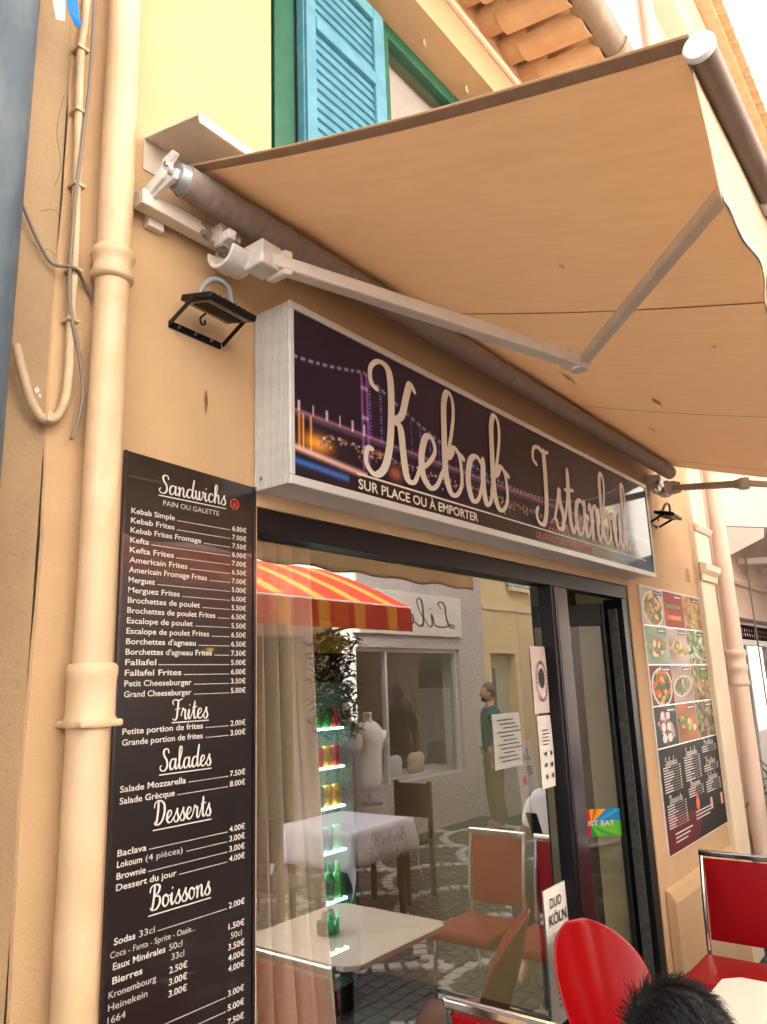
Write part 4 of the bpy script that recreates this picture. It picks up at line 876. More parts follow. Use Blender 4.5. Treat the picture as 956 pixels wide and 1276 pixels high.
mb = MB(); mb.prismx([(.36, 7.85), (-.18, 7.85), (-.22, 7.95), (-.3, 7.99), (.36, 8.06)], 5.3, 14); build_in(mb, 'eave_moulding', CREAM, nr)
mb = MB(); mb.box(6.302, 8.198, .10, .16, 1.97, 2.02); mb.box(6.302, 6.36, .10, .16, .45, 2.168); mb.box(6.85, 6.90, .10, .16, .45, 1.97); mb.box(7.6, 7.65, .10, .16, .45, 1.97); mb.box(6.36, 8.198, .10, .16, 2.14, 2.168); build_in(mb, 'shop_window_frame', mat('grey_window_paint', (.30, .29, .28), .5), nr, bevel=.004)
build_in(MB().box(6.36, 8.198, .12, .126, .452, 1.969), 'pane', GLASS2, nr)
for k in range(22):
    x = 6.39+k*.08; mb = MB(); mb.tube([(x, .11, 2.02), (x+.03, .11, 2.08), (x, .11, 2.14)], .007, 6); mb.tube([(x+.04, .11, 2.02), (x+.01, .11, 2.08), (x+.04, .11, 2.14)], .007, 6); build_in(mb, 'grille_scroll', BLACKM, nr, smooth=True)
build_in(MB().box(6.36, 8.2, .2, .22, 1.50, 1.965), 'pink_blind', mat('pink_blind', (.75, .12, .25), .7), nr)
build_in(MB().box(6.3, 8.2, .9, .95, .3, 2.3), 'window_backdrop', INTD, nr)
mb = MB(); mb.box(6.5, 6.56, -.003, .0, 2.20, 2.28); 
o = thing('number_plate', 'small house number 1 above the neighbouring shop window', 'house number', (6.95, 0, 2.06)); mb = MB(); put_text(mb, FS(.098), '1', 7.2, 2.035, .09, bold=.02); put_in(flat_build(mb, 'digit', INKD, None), o)
# pink building's shutters upstairs (brown, half open, sticking out)
for x, lab in ((6.0, 'narrow brown shutter standing out from the pink building, nearer one'), (6.9, 'narrow brown shutter standing out from the pink building, farther one')):
    t = thing('brown_shutter', lab, 'shutter', (x, 0, 5.9)); mb = MB(); mb.box(x, x+.03, -.42, -.002, 5.7, 7.0); build_in(mb, 'panel', mat('brown_paint', (.25, .09, .05), .6) if 'brown_paint' not in MATS else MATS['brown_paint'], t, bevel=.004)
# downpipe of the pink building
rp = thing('drainpipe', 'pale pink drainpipe with a ringed collar between the two buildings', 'drainpipe', (5.72, -.08, 0))
build_in(MB().tube([(5.73, -.08, z) for z in np.linspace(0, 7.9, 12)], .055, 20), 'pipe', PINKW, rp, smooth=True)
build_in(MB().lathe([(.055, 0), (.066, .01), (.066, .03), (.060, .04), (.060, .10), (.066, .11), (.066, .14), (.060, .15), (.060, .2), (.068, .21), (.068, .24), (.055, .25)], (5.73, -.08, 1.66), 20), 'collar', PINKW, rp, smooth=True, angle=60)
# neighbour's awning
na = thing('white_awning', 'white awning over the neighbouring shop at the right edge', 'awning', (7.2, 0, 2.7))
WF = mat('white_awning_cloth', (.74, .68, .62), .8, trans=.2)
mb = MB(); mb.add([(6.1, -.001, 2.86), (9.4, -.001, 2.86), (9.4, -1.6, 2.55), (6.1, -1.6, 2.55)], [(0, 1, 2, 3)]); o = build_in(mb, 'canopy', WF, na); o.modifiers.new('S', 'SOLIDIFY').thickness = .003
mb = MB(); mb.prismx([(-.002, 2.85), (-.002, 2.60), (-.30, 2.72), (-.31, 2.79)], 6.08, 6.10); build_in(mb, 'side_cheek', WF, na)
for x in (6.5, 7.3, 8.1): build_in(MB().bar((x, -.01, 2.62), (x+.02, -1.55, 2.50), .05, .05), 'support_arm', WHITEM, na, bevel=.006)
build_in(MB().bar((6.12, -1.55, 2.50), (9.4, -1.55, 2.50), .06, .07), 'front_rail', WHITEM, na, bevel=.006)
build_in(MB().tube([(6.25, -.12, 2.62), (6.25, -.12, 2.56), (6.27, -.12, 2.53), (6.24, -.12, 2.50)], .009, 8), 'crank_hook', WIRE, na, smooth=True)
build_in(MB().tube([(6.25, -.12, 2.50), (6.36, -.1, 1.2)], .006, 8), 'crank_rod', WIRE, na, smooth=True)
build_in(MB().lathe([(.02, -.05), (.05, -.04), (.05, .04), (.02, .05)], (6.9, -.25, 2.44), 14, 'z'), 'lamp_drum', WHITEM, na, smooth=True)
# yucca in a pot
def yucca(c, label, n=46):
    t = thing('potted_yucca', label, 'plant', c)
    MB().lathe([(.09, 0), (.12, .02), (.15, .26), (.16, .28), (.14, .285)], (0, 0, 0), 20).build('pot', mat('white_pot', (.7, .68, .64), .5), t, smooth=True)
    MB().tube([(0, 0, .27), (.01, .0, .45), (0, .01, .60)], [.025, .022, .018], 10).build('trunk', mat('yucca_bark', (.22, .16, .10), .9), t, smooth=True)
    rr = random.Random(3)
    for k in range(n):
        a = rr.uniform(0, 2*pi); el = rr.uniform(-.6, 1.3); L_ = rr.uniform(.28, .46); z0 = .52+rr.uniform(-.06, .1); vs_ = []
        for j in range(6):
            s_ = j/5; rr_ = L_*s_*cos(el)*1.0; z = z0+L_*s_*sin(el)-.22*s_*s_*cos(el); w_ = .016*(1-s_)**.6*(.6+.9*s_ if s_ < .4 else 1)
            vs_ += [(cos(a)*rr_-sin(a)*w_, sin(a)*rr_+cos(a)*w_, z), (cos(a)*rr_+sin(a)*w_, sin(a)*rr_-cos(a)*w_, z+.002)]
        vs_ = [(x, min(y, .15), z) for x, y, z in vs_]
        me_ = MB().add(vs_, [(2*j, 2*j+1, 2*j+3, 2*j+2) for j in range(5)]); o = me_.build('leaf', LEAF, t)
    return t
yucca((5.93, -.17, .45), 'potted yucca with long drooping leaves at the right edge')
o = MB().box(5.80, 6.10, -.33, -.03, 0, .4495).build('plant_stand', CREAM, bevel=.01); tag(o, 'pale square block carrying the potted yucca', 'plinth')
# green bunting flags across the street to the right
for k, (p, lab) in enumerate((((6.9, -.75, 3.55), 'small green bunting flag in the bright gap under the awning'),)):
    o = MB().add([p, (p[0]+.05, p[1]-.06, p[2]+.02), (p[0]+.06, p[1]-.07, p[2]-.16)], [(0, 1, 2)]).build('bunting_flag', mat('green_flag', (.0, .35, .12), .6)); o.modifiers.new('S', 'SOLIDIFY').thickness = .001; tag(o, lab, 'flag')

# ================================================================ CHAIRS, TABLES
def chrome_chair(label, loc, rz):
    t = thing('chrome_chair', label, 'chair', loc, rz, 'red and chrome cafe chairs')
    h = .17; r = .011
    mb = MB()      # faces +x; back at x = -.2
    for s in (-1, 1):
        mb.tube(catmull([(-.30, s*h, .0), (-.24, s*h, .25), (-.19, s*h, .45), (-.20, s*h, .70), (-.235, s*h, .905)], 5), r, 8)
        mb.tube(catmull([(.20, s*h, .0), (.19, s*h, .25), (.17, s*h, .42), (.10, s*h, .435), (-.18, s*h, .435)], 5), r, 8)
    mb.bar((.17, -h, .2), (.17, h, .2), .018, .018); mb.build('leg_frame', CHROME, t, smooth=True)
    MB().bar((-.236, -h-.012, .918), (-.236, h+.012, .918), .026, .026).build('top_rail', CHROME, t, bevel=.006, seg=3)
    mb = MB(); ny = 8; 
    n = 8; vs_ = []
    for (o_, ) in ((0,), (1,)):
        for j in range(n+1):
            z = .55+(.895-.55)*j/n; cx = -.20-.035*((z-.5)/.4)
            for i in range(n+1):
                y = -h*.93+2*h*.93*i/n; bulge = .016*(1-(2*i/n-1)**4)*(1-(2*j/n-1)**4)
                vs_.append((cx+(.012+bulge if o_ else -.012-bulge*.4), y, z))
    m = (n+1)**2; f = []
    for j in range(n):
        for i in range(n):
            a = j*(n+1)+i; f += [(a, a+1, a+n+2, a+n+1), (m+a, m+a+n+1, m+a+n+2, m+a+1)]
    for k in range(n):
        f += [(k, m+k, m+k+1, k+1), (n*(n+1)+k, n*(n+1)+k+1, m+n*(n+1)+k+1, m+n*(n+1)+k), (k*(n+1), (k+1)*(n+1), m+(k+1)*(n+1), m+k*(n+1)), (k*(n+1)+n, m+k*(n+1)+n, m+(k+1)*(n+1)+n, (k+1)*(n+1)+n)]
    mb.add(vs_, f).build('back_cushion', RED, t, smooth=True, angle=60, bevel=.004)
    mb = MB(); mb.box(-.17, .21, -.185, .185, .445, .50); mb.build('seat_cushion', RED, t, bevel=.02, seg=4, smooth=True)
    return t
c0 = chrome_chair('red chrome-framed chair backing onto the bottom edge in front of the window', (1.87+.236, -.335, 0), 0)
def put_chair(label, loc, rz):
    c = copy_tree(c0); c['label'] = label; c.location = loc; c.rotation_euler = (0, 0, rz); return c
put_chair('red chrome-framed chair standing beside the photo poster and door', (3.98-.236, -.39, 0), pi)
put_chair('empty red chrome-framed chair reflected in the glass, left of the seated woman', (3.99-.236, -.81, 0), pi)
put_chair('red chrome-framed chair under the seated woman in the white T-shirt', (4.72, -.78, 0), pi)
put_chair('red chrome-framed chair carrying the black-haired person at the bottom edge', (1.51, -.88, 0), radians(-75))
# round-backed red plastic shell chair
def shell_chair(label, loc, rz):
    t = thing('shell_chair', label, 'chair', loc, rz)
    mb = MB(); nu, nv = 22, 34; vs_ = []
    for j in range(nv+1):
        v = j/nv                      # 0 seat front .. 1 top of back
        for i in range(nu+1):
            a = -1+2*i/nu
            if v < .42:
                q = v/.42; wd = .20+.015*sin(q*pi); x = .20-.34*q; z = .455-.02*sin(q*pi)+.05*abs(a)**3*q; y = a*wd
                x -= 0
            else:
                q = (v-.42)/.58; wd = .212*math.sqrt(max(0.03, 1-max(0, (q-.45)/.55)**2.1))
                wrap = (1-.35*q)
                z = .455+.405*q; y = a*wd; x = -.14-.13*q**.8+.115*(abs(a)*wd/.215)**2*wrap
                z += .05*abs(a)**3*(1-q)
            vs_.append((x, y, z))
    mb.add(vs_, [(j*(nu+1)+i, j*(nu+1)+i+1, (j+1)*(nu+1)+i+1, (j+1)*(nu+1)+i) for j in range(nv) for i in range(nu)])
    o = mb.build('shell', REDP, t, smooth=True, angle=180); s_ = o.modifiers.new('S', 'SOLIDIFY'); s_.thickness = .009; b = o.modifiers.new('Sub', 'SUBSURF'); b.levels = 1; b.render_levels = 1
    for sx in (-1, 1):
        for sy in (-1, 1): MB().tube([(sx*.11-.0, sy*.13, .44), (sx*.20-.02, sy*.19, 0)], .011, 8).build('leg', CHROME, t, smooth=True)
    return t
shell_chair('glossy red plastic chair with a rounded shell back at the doorstep', (2.80, -.30, 0), -pi/2-.40)
# cafe tables
def cafe_table(label, cx, cy, lx, ly, z=.71):
    t = thing('cafe_table', label, 'table', (cx, cy, 0))
    mb = MB(); k = .05; a, b = lx/2, ly/2; pol = [(-a+k, -b), (a-k, -b), (a, -b+k), (a, b-k), (a-k, b), (-a+k, b), (-a, b-k), (-a, -b+k)]
    n = len(pol); mb.add([(x, y, z-.022) for x, y in pol]+[(x, y, z) for x, y in pol], [tuple(range(n-1, -1, -1)), tuple(range(n, 2*n))]+[(i, (i+1) % n, n+(i+1) % n, n+i) for i in range(n)])
    mb.build('tabletop', CREAMT, t, bevel=.004)
    MB().tube([(0, 0, .03), (0, 0, z-.022)], .03, 12).build('pedestal', BLACKM, t, smooth=True)
    MB().bar((-.22, 0, .02), (.22, 0, .02), .05, .03).bar((0, -.22, .0195), (0, .22, .0195), .05, .028).build('foot', BLACKM, t, bevel=.005)
    return t
cafe_table('cream laminate cafe table with clipped corners at the lower right', 2.735, -.865, .67, .66)
cd_ = thing('condiment_holder', 'small dark salt and pepper holder standing on the cream table', 'caddy', (2.66, -.90, .7105))
MB().box(-.045, .045, -.03, .03, 0, .06).build('holder', mat('smoked_plastic', (.05, .045, .04), .3), cd_, bevel=.008)
for dx in (-.02, .02): MB().lathe([(.016, .03), (.016, .075), (.012, .085), (.012, .095)], (dx, 0, 0), 12).build('shaker', mat('shaker_glass%d' % (dx > 0), (.45, .40, .33), .3, metal=.3), cd_, smooth=True)
# second row: tables with white cloths on the far side, seen in the glass
def cloth_table(label, cx, cy, text):
    t = thing('cloth_table', label, 'table', (cx, cy, 0), 0)
    MB().box(-.36, .36, -.36, .36, .69, .72).build('tabletop', BLACKM, t)
    for sx in (-1, 1):
        for sy in (-1, 1): MB().box(sx*.30-.02, sx*.30+.02, sy*.30-.02, sy*.30+.02, 0, .69).build('leg', BLACKM, t)
    c = thing('tablecloth', 'white tablecloth lettered Kebab Istanbul hanging over the far cafe table', 'tablecloth', (cx, cy, .73))
    mb = MB(); n = 30; vs_ = []
    ext = .62
    for j in range(n+1):
        for i in range(n+1):
            x = -ext+2*ext*i/n; y = -ext+2*ext*j/n; ox = max(0, abs(x)-.37); oy = max(0, abs(y)-.37); dr_ = ox+oy*.9
            fx = max(-.375, min(.375, x))+math.copysign(.03*min(1, ox*6)+.02*sin(y*22)*min(1, ox*5), x)*(ox > 0); fy = max(-.375, min(.375, y))+math.copysign(.03*min(1, oy*6)+.02*sin(x*22)*min(1, oy*5), y)*(oy > 0)
            vs_.append((fx, fy, -dr_))
    mb.add(vs_, [(j*(n+1)+i, j*(n+1)+i+1, (j+1)*(n+1)+i+1, (j+1)*(n+1)+i) for j in range(n) for i in range(n)])
    o = mb.build('cloth', CLOTH, c, smooth=True, angle=180); o.modifiers.new('S', 'SOLIDIFY').thickness = .002
    # lettering seen the right way round in the window glass
    pl = Plane((-.33, .435, -.12), (1, 0, 0), (0, 0, 1), (0, 1, 0)); mb = MB(); put_script(mb, pl, 'Kebab', .12, .0, .045, w=.1, total=.40); put_script(mb, pl, 'Istanbul', .06, -.115, .045, w=.1, total=.50)
    flat_build(mb, 'cloth_lettering', mat('grey_print', (.35, .36, .45), .7), c)
    return t
cloth_table('square black table under the lettered white cloth across the street', 4.74, -2.6, 'Kebab')
for (x, y, r, l_) in ((3.98, -2.55, 0, 'black wooden chair left of the cloth-covered table'), (5.52, -2.65, pi, 'black wooden chair right of the cloth-covered table')):
    t = thing('black_chair', l_, 'chair', (x, y, 0), r, 'black chairs at the cloth-covered table')
    mb = MB(); mb.box(-.2, .2, -.2, .2, .43, .46); mb.build('seat', BLACKM, t, bevel=.005)
    for sx in (-1, 1):
        for sy in (-1, 1): MB().box(sx*.18-.017, sx*.18+.017, sy*.18-.017, sy*.18+.017, 0, .43 if sx > 0 else .92).build('leg', BLACKM, t)
    MB().box(-.19, -.17, -.16, .16, .62, .90).build('backrest', BLACKM, t, bevel=.004)

# ================================================================ PEOPLE
def skin_body(name, verts, edges, radii, m, parent, root=0, sub=2):
    me = bpy.data.meshes.new(name); me.from_pydata(verts, edges, []); me.update()
    o = link(name, me, m, parent); sk = o.modifiers.new('Skin', 'SKIN'); sk.use_smooth_shade = True
    for i, d in enumerate(me.skin_vertices[0].data):
        r = radii[i]; d.radius = r if isinstance(r, tuple) else (r, r); d.use_root = (i == root)
    s_ = o.modifiers.new('Sub', 'SUBSURF'); s_.levels = sub; s_.render_levels = sub; return o
def ellipsoid(c, r, n=20, m=14, f=None):
    mb = MB(); vs_ = []; 
    for j in range(m+1):
        th = pi*j/m
        for i in range(n):
            ph = 2*pi*i/n; d = Vector((sin(th)*cos(ph), sin(th)*sin(ph), cos(th))); k = f(d) if f else 1
            vs_.append((c[0]+d.x*r[0]*k, c[1]+d.y*r[1]*k, c[2]+d.z*r[2]*k))
    return mb.add(vs_, [(j*n+i, j*n+(i+1) % n, (j+1)*n+(i+1) % n, (j+1)*n+i) for j in range(m) for i in range(n)])
def head_parts(t, c, fwd, skinm, hairm, s=1.0, beard=False):
    # face built towards local +x, placed with rotation fwd
    hd = thing_part(t, 'head', c, fwd)
    def shape(d):
        k = 1.0
        if d.x > 0 and d.z < 0: k *= 1-.10*(-d.z)*(1-abs(d.y))
        return k
    mb = ellipsoid((0, 0, 0), (.098*s, .076*s, .118*s), 24, 18, shape)
    mb.add(*ell((.100*s, 0, -.018*s), (.018*s, .013*s, .026*s))); mb.add(*ell((.03*s, 0, -.085*s), (.055*s, .045*s, .04*s)))
    for sy in (-1, 1): mb.add(*ell((.0, sy*.077*s, -.012*s), (.018*s, .008*s, .030*s)))
    ho = mb.build('skin', skinm, hd, smooth=True, angle=180)
    for sy in (-1, 1): MB().add(*ell((.086*s, sy*.030*s, .008*s), (.010*s, .012*s, .007*s))).build('eye', INKW, hd, smooth=True); 
    MB().add(*ell((.094*s, 0, -.055*s), (.006*s, .022*s, .005*s))).build('mouth', mat('lips', (.45, .15, .12), .5) if 'lips' not in MATS else MATS['lips'], hd, smooth=True)
    return hd
def ell(c, r, n=12, m=8):
    q = ellipsoid(c, r, n, m); return q.v, q.f
def thing_part(t, name, c, rz):
    o = bpy.data.objects.new(name, None); col.objects.link(o); o.parent = t; o.location = c; o.rotation_euler = (0, 0, rz); return o
def hand(verts, edges, radii, wrist_i, W, D, side, curl=.4, s=1.0):
    # palm and five fingers appended to a skin skeleton
    W = Vector(W); D = Vector(D).normalized(); S = Vector(side).normalized(); N = D.cross(S).normalized()
    palm = W+D*.05*s; verts.append(tuple(palm)); radii.append((.034*s, .016*s)); pi_ = len(verts)-1; edges.append((wrist_i, pi_))
    for k, (off, L_) in enumerate(((-.027, .062), (-.009, .072), (.009, .068), (.026, .052))):
        b = palm+S*off*s+D*.035*s; verts.append(tuple(b)); radii.append(.0095*s); bi = len(verts)-1; edges.append((pi_, bi)); p = b; d = D.copy()
        for q in range(2):
            d = (d+N*curl).normalized(); p = p+d*L_*.5*s; verts.append(tuple(p)); radii.append((.0085-.001*q)*s); edges.append((len(verts)-2 if q else bi, len(verts)-1))
    b = palm-S*.034*s-D*.01*s; verts.append(tuple(b)); radii.append(.0105*s); edges.append((pi_, len(verts)-1)); verts.append(tuple(b-S*.02*s+D*.035*s+N*.01)); radii.append(.009*s); edges.append((len(verts)-2, len(verts)-1))

# man in a teal T-shirt standing across the street, back to the shop (seen in the glass)
mx_, my_ = 8.6, -3.5
man = thing('person', 'bearded man in a teal T-shirt and taupe trousers standing, reflected in the glass', 'person', (mx_, my_, 0), radians(222))
sk_v = [(0, 0, .90), (0, 0, 1.05), (-.01, 0, 1.22), (0, 0, 1.38), (.01, 0, 1.46), (.02, 0, 1.52),
        (0, .18, 1.36), (0, .22, 1.10), (.05, .20, .86), (0, -.18, 1.36), (0, -.22, 1.10), (.06, -.20, .86),
        (0, .09, .86), (.02, .10, .48), (-.02, .10, .08), (.10, .11, .035), (0, -.09, .86), (.02, -.10, .48), (-.02, -.10, .08), (.10, -.11, .035)]
sk_e = [(0, 1), (1, 2), (2, 3), (3, 4), (4, 5), (3, 6), (6, 7), (7, 8), (3, 9), (9, 10), (10, 11), (0, 12), (12, 13), (13, 14), (14, 15), (0, 16), (16, 17), (17, 18), (18, 19)]
sk_r = [(.15, .10), (.14, .10), (.16, .11), (.15, .10), .055, .05, .06, .042, .028, .06, .042, .028, .085, .06, .042, .035, .085, .06, .042, .035]
hand(sk_v, sk_e, sk_r, 8, sk_v[8], (.2, 0, -1), (1, 0, 0)); hand(sk_v, sk_e, sk_r, 11, sk_v[11], (.2, 0, -1), (1, 0, 0))
skin_body('body', sk_v, sk_e, sk_r, SKIN, man)
skin_body('t_shirt', [(0, 0, .84), (0, 0, 1.06), (-.01, 0, 1.24), (0, 0, 1.375), (0, .18, 1.36), (.005, .215, 1.10), (0, -.18, 1.36), (.005, -.215, 1.10), (.01, 0, 1.465)], [(0, 1), (1, 2), (2, 3), (3, 4), (4, 5), (3, 6), (6, 7), (3, 8)], [.155, .15, .165, .145, .085, .078, .085, .078, .068], SHIRTT, man)
skin_body('trousers', [(0, 0, 1.0), (0, .095, .84), (.02, .105, .48), (-.02, .105, .04), (0, -.095, .84), (.02, -.105, .48), (-.02, -.105, .04)], [(0, 1), (1, 2), (2, 3), (0, 4), (4, 5), (5, 6)], [.135, .115, .088, .078, .115, .088, .078], TROUS, man)
h_ = head_parts(man, (.03, 0, 1.615), 0, SKIN, HAIR, .95)
ellipsoid((-.015, 0, .022), (.104, .082, .112), 20, 14, lambda d: 1.0 if (d.z > -.1 or d.x < -.2) and not (d.x > .45 and d.z < .5) else .86).build('hair', mat('grey_brown_hair', (.12, .10, .085), .8), h_, smooth=True)
ellipsoid((.042, 0, -.080), (.050, .050, .034), 14, 10).build('beard', HAIR, h_, smooth=True)

# woman in a white T-shirt, seated beyond the edge of the picture, seen in the glass
wm = thing('person', 'seated woman in a white T-shirt looking at a phone, reflected beside the window post', 'person', (4.72, -.78, 0), pi)
v = [(-.02, 0, .56), (-.04, 0, .72), (-.04, 0, .88), (-.02, 0, 1.0), (0, 0, 1.07), (.02, 0, 1.12),
     (-.02, .16, .985), (.02, .22, .76), (.22, .10, .82), (-.02, -.16, .985), (.02, -.22, .76), (.22, -.10, .82),
     (.0, .09, .53), (.36, .10, .54), (.36, .10, .12), (.45, .10, .04), (.0, -.09, .53), (.36, -.10, .54), (.36, -.10, .12), (.45, -.10, .04)]
e = [(0, 1), (1, 2), (2, 3), (3, 4), (4, 5), (3, 6), (6, 7), (7, 8), (3, 9), (9, 10), (10, 11), (0, 12), (12, 13), (13, 14), (14, 15), (0, 16), (16, 17), (17, 18), (18, 19)]
r = [(.14, .11), (.12, .09), (.13, .10), (.12, .085), .045, .042, .05, .038, .026, .05, .038, .026, .085, .062, .045, .033, .085, .062, .045, .033]
hand(v, e, r, 8, v[8], (1, -.2, .2), (0, 1, 0), .7, .9); hand(v, e, r, 11, v[11], (1, .2, .2), (0, -1, 0), .7, .9)
skin_body('body', v, e, r, SKIN, wm)
skin_body('t_shirt', [(-.02, 0, .50), (-.04, 0, .72), (-.04, 0, .89), (-.02, 0, 1.0), (-.02, .165, .985), (.01, .21, .80), (-.02, -.165, .985), (.01, -.21, .80), (0, 0, 1.075)], [(0, 1), (1, 2), (2, 3), (3, 4), (4, 5), (3, 6), (6, 7), (3, 8)], [(.17, .14), (.15, .125), (.16, .13), (.14, .11), .07, .065, .07, .065, .058], SHIRTW, wm)
skin_body('jeans', [(-.02, 0, .58), (.02, .09, .54), (.36, .10, .55), (.36, .10, .14), (.02, -.09, .54), (.36, -.10, .55), (.36, -.10, .14)], [(0, 1), (1, 2), (2, 3), (0, 4), (4, 5), (5, 6)], [(.15, .12), .098, .078, .058, .098, .078, .058], JEAN, wm)
h_ = head_parts(wm, (.04, 0, 1.215), 0, SKIN, BRHAIR, .92)
ellipsoid((-.02, 0, .0), (.106, .090, .125), 20, 14, lambda d: 1.0 if (d.z > .1 or d.x < .1) and not (d.x > .4 and d.z < .6) else .80).build('hair', BRHAIR, h_, smooth=True)
ph = MB().obox((4.72-.33, -.78, .90), .006, .036, .075, X=(1, 0, .5), Y=(0, 1, 0), Z=(-.5, 0, 1)).build('phone', BLACKM, bevel=.004); tag(ph, 'dark smartphone held in the seated woman hands', 'phone')

# person whose black hair fills the bottom edge
fg = thing('person', 'seated person with tousled black hair, only the head showing at the bottom edge', 'person', (1.50, -.90, 0), radians(-75)); fg.scale = (.915, .915, .915)
v = [(-.04, 0, .52), (-.06, 0, .68), (-.06, 0, .85), (-.04, 0, .98), (-.02, 0, 1.05), (0, 0, 1.11),
     (-.04, .17, .96), (.0, .23, .72), (.20, .16, .70), (-.04, -.17, .96), (.0, -.23, .72), (.20, -.16, .70),
     (.0, .09, .50), (.38, .10, .50), (.38, .10, .10), (.47, .10, .04), (.0, -.09, .50), (.38, -.10, .50), (.38, -.10, .10), (.47, -.10, .04)]
r = [(.15, .11), (.13, .10), (.15, .11), (.14, .095), .055, .05, .06, .042, .028, .06, .042, .028, .085, .065, .045, .035, .085, .065, .045, .035]
hand(v, e[:19], r, 8, v[8], (1, -.1, -.2), (0, 1, 0), .4)
e2 = [(0, 1), (1, 2), (2, 3), (3, 4), (4, 5), (3, 6), (6, 7), (7, 8), (3, 9), (9, 10), (10, 11), (0, 12), (12, 13), (13, 14), (14, 15), (0, 16), (16, 17), (17, 18), (18, 19)]
v = v[:20]; r = r[:20]; hand(v, e2, r, 8, v[8], (1, -.1, -.2), (0, 1, 0), .4); hand(v, e2, r, 11, v[11], (1, .1, -.2), (0, -1, 0), .4)
skin_body('body', v, e2, r, SKIN, fg)
skin_body('shirt', [(-.04, 0, .54), (-.06, 0, .70), (-.06, 0, .87), (-.04, 0, .985), (-.04, .18, .965), (-.01, .21, .84), (-.04, -.18, .965), (-.01, -.21, .84)], [(0, 1), (1, 2), (2, 3), (3, 4), (4, 5), (3, 6), (6, 7)], [(.17, .13), (.15, .12), (.17, .13), (.155, .108), .076, .068, .076, .068], JEAN, fg)
skin_body('trousers', [(-.04, 0, .54), (.02, .09, .51), (.38, .10, .51), (.38, .10, .12), (.02, -.09, .51), (.38, -.10, .51), (.38, -.10, .12)], [(0, 1), (1, 2), (2, 3), (0, 4), (4, 5), (5, 6)], [(.16, .12), .10, .08, .06, .10, .08, .06], BLACKM, fg)
h_ = head_parts(fg, (.02, 0, 1.195), 0, SKIN, HAIR, 1.0)
scalp = ellipsoid((-.008, 0, .016), (.103, .082, .114), 24, 16, lambda d: 1.0 if (d.z > -.05 or d.x < -.1) and not (d.x > .5 and d.z < .45) else .82); scalp.build('scalp_hair', HAIR, h_, smooth=True)
rr = random.Random(11); mb = MB()
for k in range(4200):
    th = math.acos(rr.uniform(-.15, 1)); ph_ = rr.uniform(0, 2*pi); d = Vector((sin(th)*cos(ph_), sin(th)*sin(ph_), cos(th)))
    if d.x > .5 and d.z < .35: continue
    p = Vector((-.008+d.x*.102, d.y*.081, .016+d.z*.113))
    sw = Vector((.55, .35*math.copysign(1, d.y+.3), -.25)); tng = (sw-d*sw.dot(d)+Vector((rr.uniform(-.3, .3), rr.uniform(-.3, .3), rr.uniform(-.2, .2)))); tng.normalize()
    L_ = rr.uniform(.035, .085); s_ = d.cross(tng).normalized()*.0011
    up_ = .003+.005*max(0, math.sin(ph_*3+th*5)); p1 = p+d*(up_-L_*L_*.2/.16)+tng*L_*.5; p2 = p+d*(up_*.6-L_*L_*.5/.1)+tng*L_
    mb.add([p-s_, p+s_, p1-s_*.8, p1+s_*.8, p2], [(0, 1, 3, 2), (2, 3, 4)])
hh = mb.build('hair_strands', HAIR, h_)

# ================================================================ ACROSS THE STREET (seen in the glass)
YO = -4.15
ob = thing('granite_shop', 'granite-fronted boutique across the street seen mirrored in the glass', 'building', (8, YO, 0))
w = wall_with_holes([6.2, 6.75, 8.95, 9.62], [0, .62, 2.20, 6.9], [(6.75, 8.95, .62, 2.20)], YO, YO-.3)
put_in(wall_obj(w, 'granite_front', GRANITE, None), ob)
mb = MB(); mb.box(6.0, 9.62, YO-1.9, YO-1.8, 0, 6.9); mb.box(6.2, 6.3, YO-1.8, YO-.3, 0, 3); mb.box(9.5, 9.6, YO-1.8, YO-.3, 0, 3); build_in(mb, 'display_wall', mat('boutique_wall', (.20, .19, .17), .8), ob)
mb = MB(); mb.box(6.75, 6.80, YO-.12, YO-.05, .62, 2.2); mb.box(8.90, 8.95, YO-.12, YO-.05, .62, 2.2); mb.box(7.35, 7.39, YO-.12, YO-.05, .62, 2.2); mb.box(6.8, 8.9, YO-.12, YO-.05, 2.15, 2.2); build_in(mb, 'window_frame', ALU, ob, bevel=.004)
build_in(MB().box(6.80, 8.90, YO-.09, YO-.084, .62, 2.15), 'pane', GLASS2, ob)
build_in(MB().box(6.3, 9.5, YO-.9, YO-.31, .55, .62), 'display_shelf', WHITEW, ob)
for (x, z, w_, h_2) in ((7.6, 1.65, .22, .3), (8.0, 1.65, .2, .3), (8.4, 1.6, .22, .34), (7.8, 1.15, .2, .25), (8.3, 1.1, .2, .28)):
    build_in(MB().box(x, x+w_, YO-1.79, YO-1.76, z, z+h_2), 'wall_picture', mat('picture_sepia', (.30, .24, .18), .7) if 'picture_sepia' not in MATS else MATS['picture_sepia'], ob)
sgn = thing('boutique_sign', 'white boutique sign with curly dark script reading Lilo, mirrored in the glass', 'sign', (8, YO, 2.4))
build_in(MB().box(6.7, 9.0, YO+.002, YO+.04, 2.36, 2.90), 'panel', WHITEW, sgn, bevel=.004)
pl = Plane((8.72, YO+.041, 2.50), (-1, 0, 0), (0, 0, 1), (0, 1, 0)); mb = MB(); put_script(mb, pl, 'Lilo', 0, -.02, .17, w=.09, total=1.15); put_in(flat_build(mb, 'lettering', INKD, None), sgn)
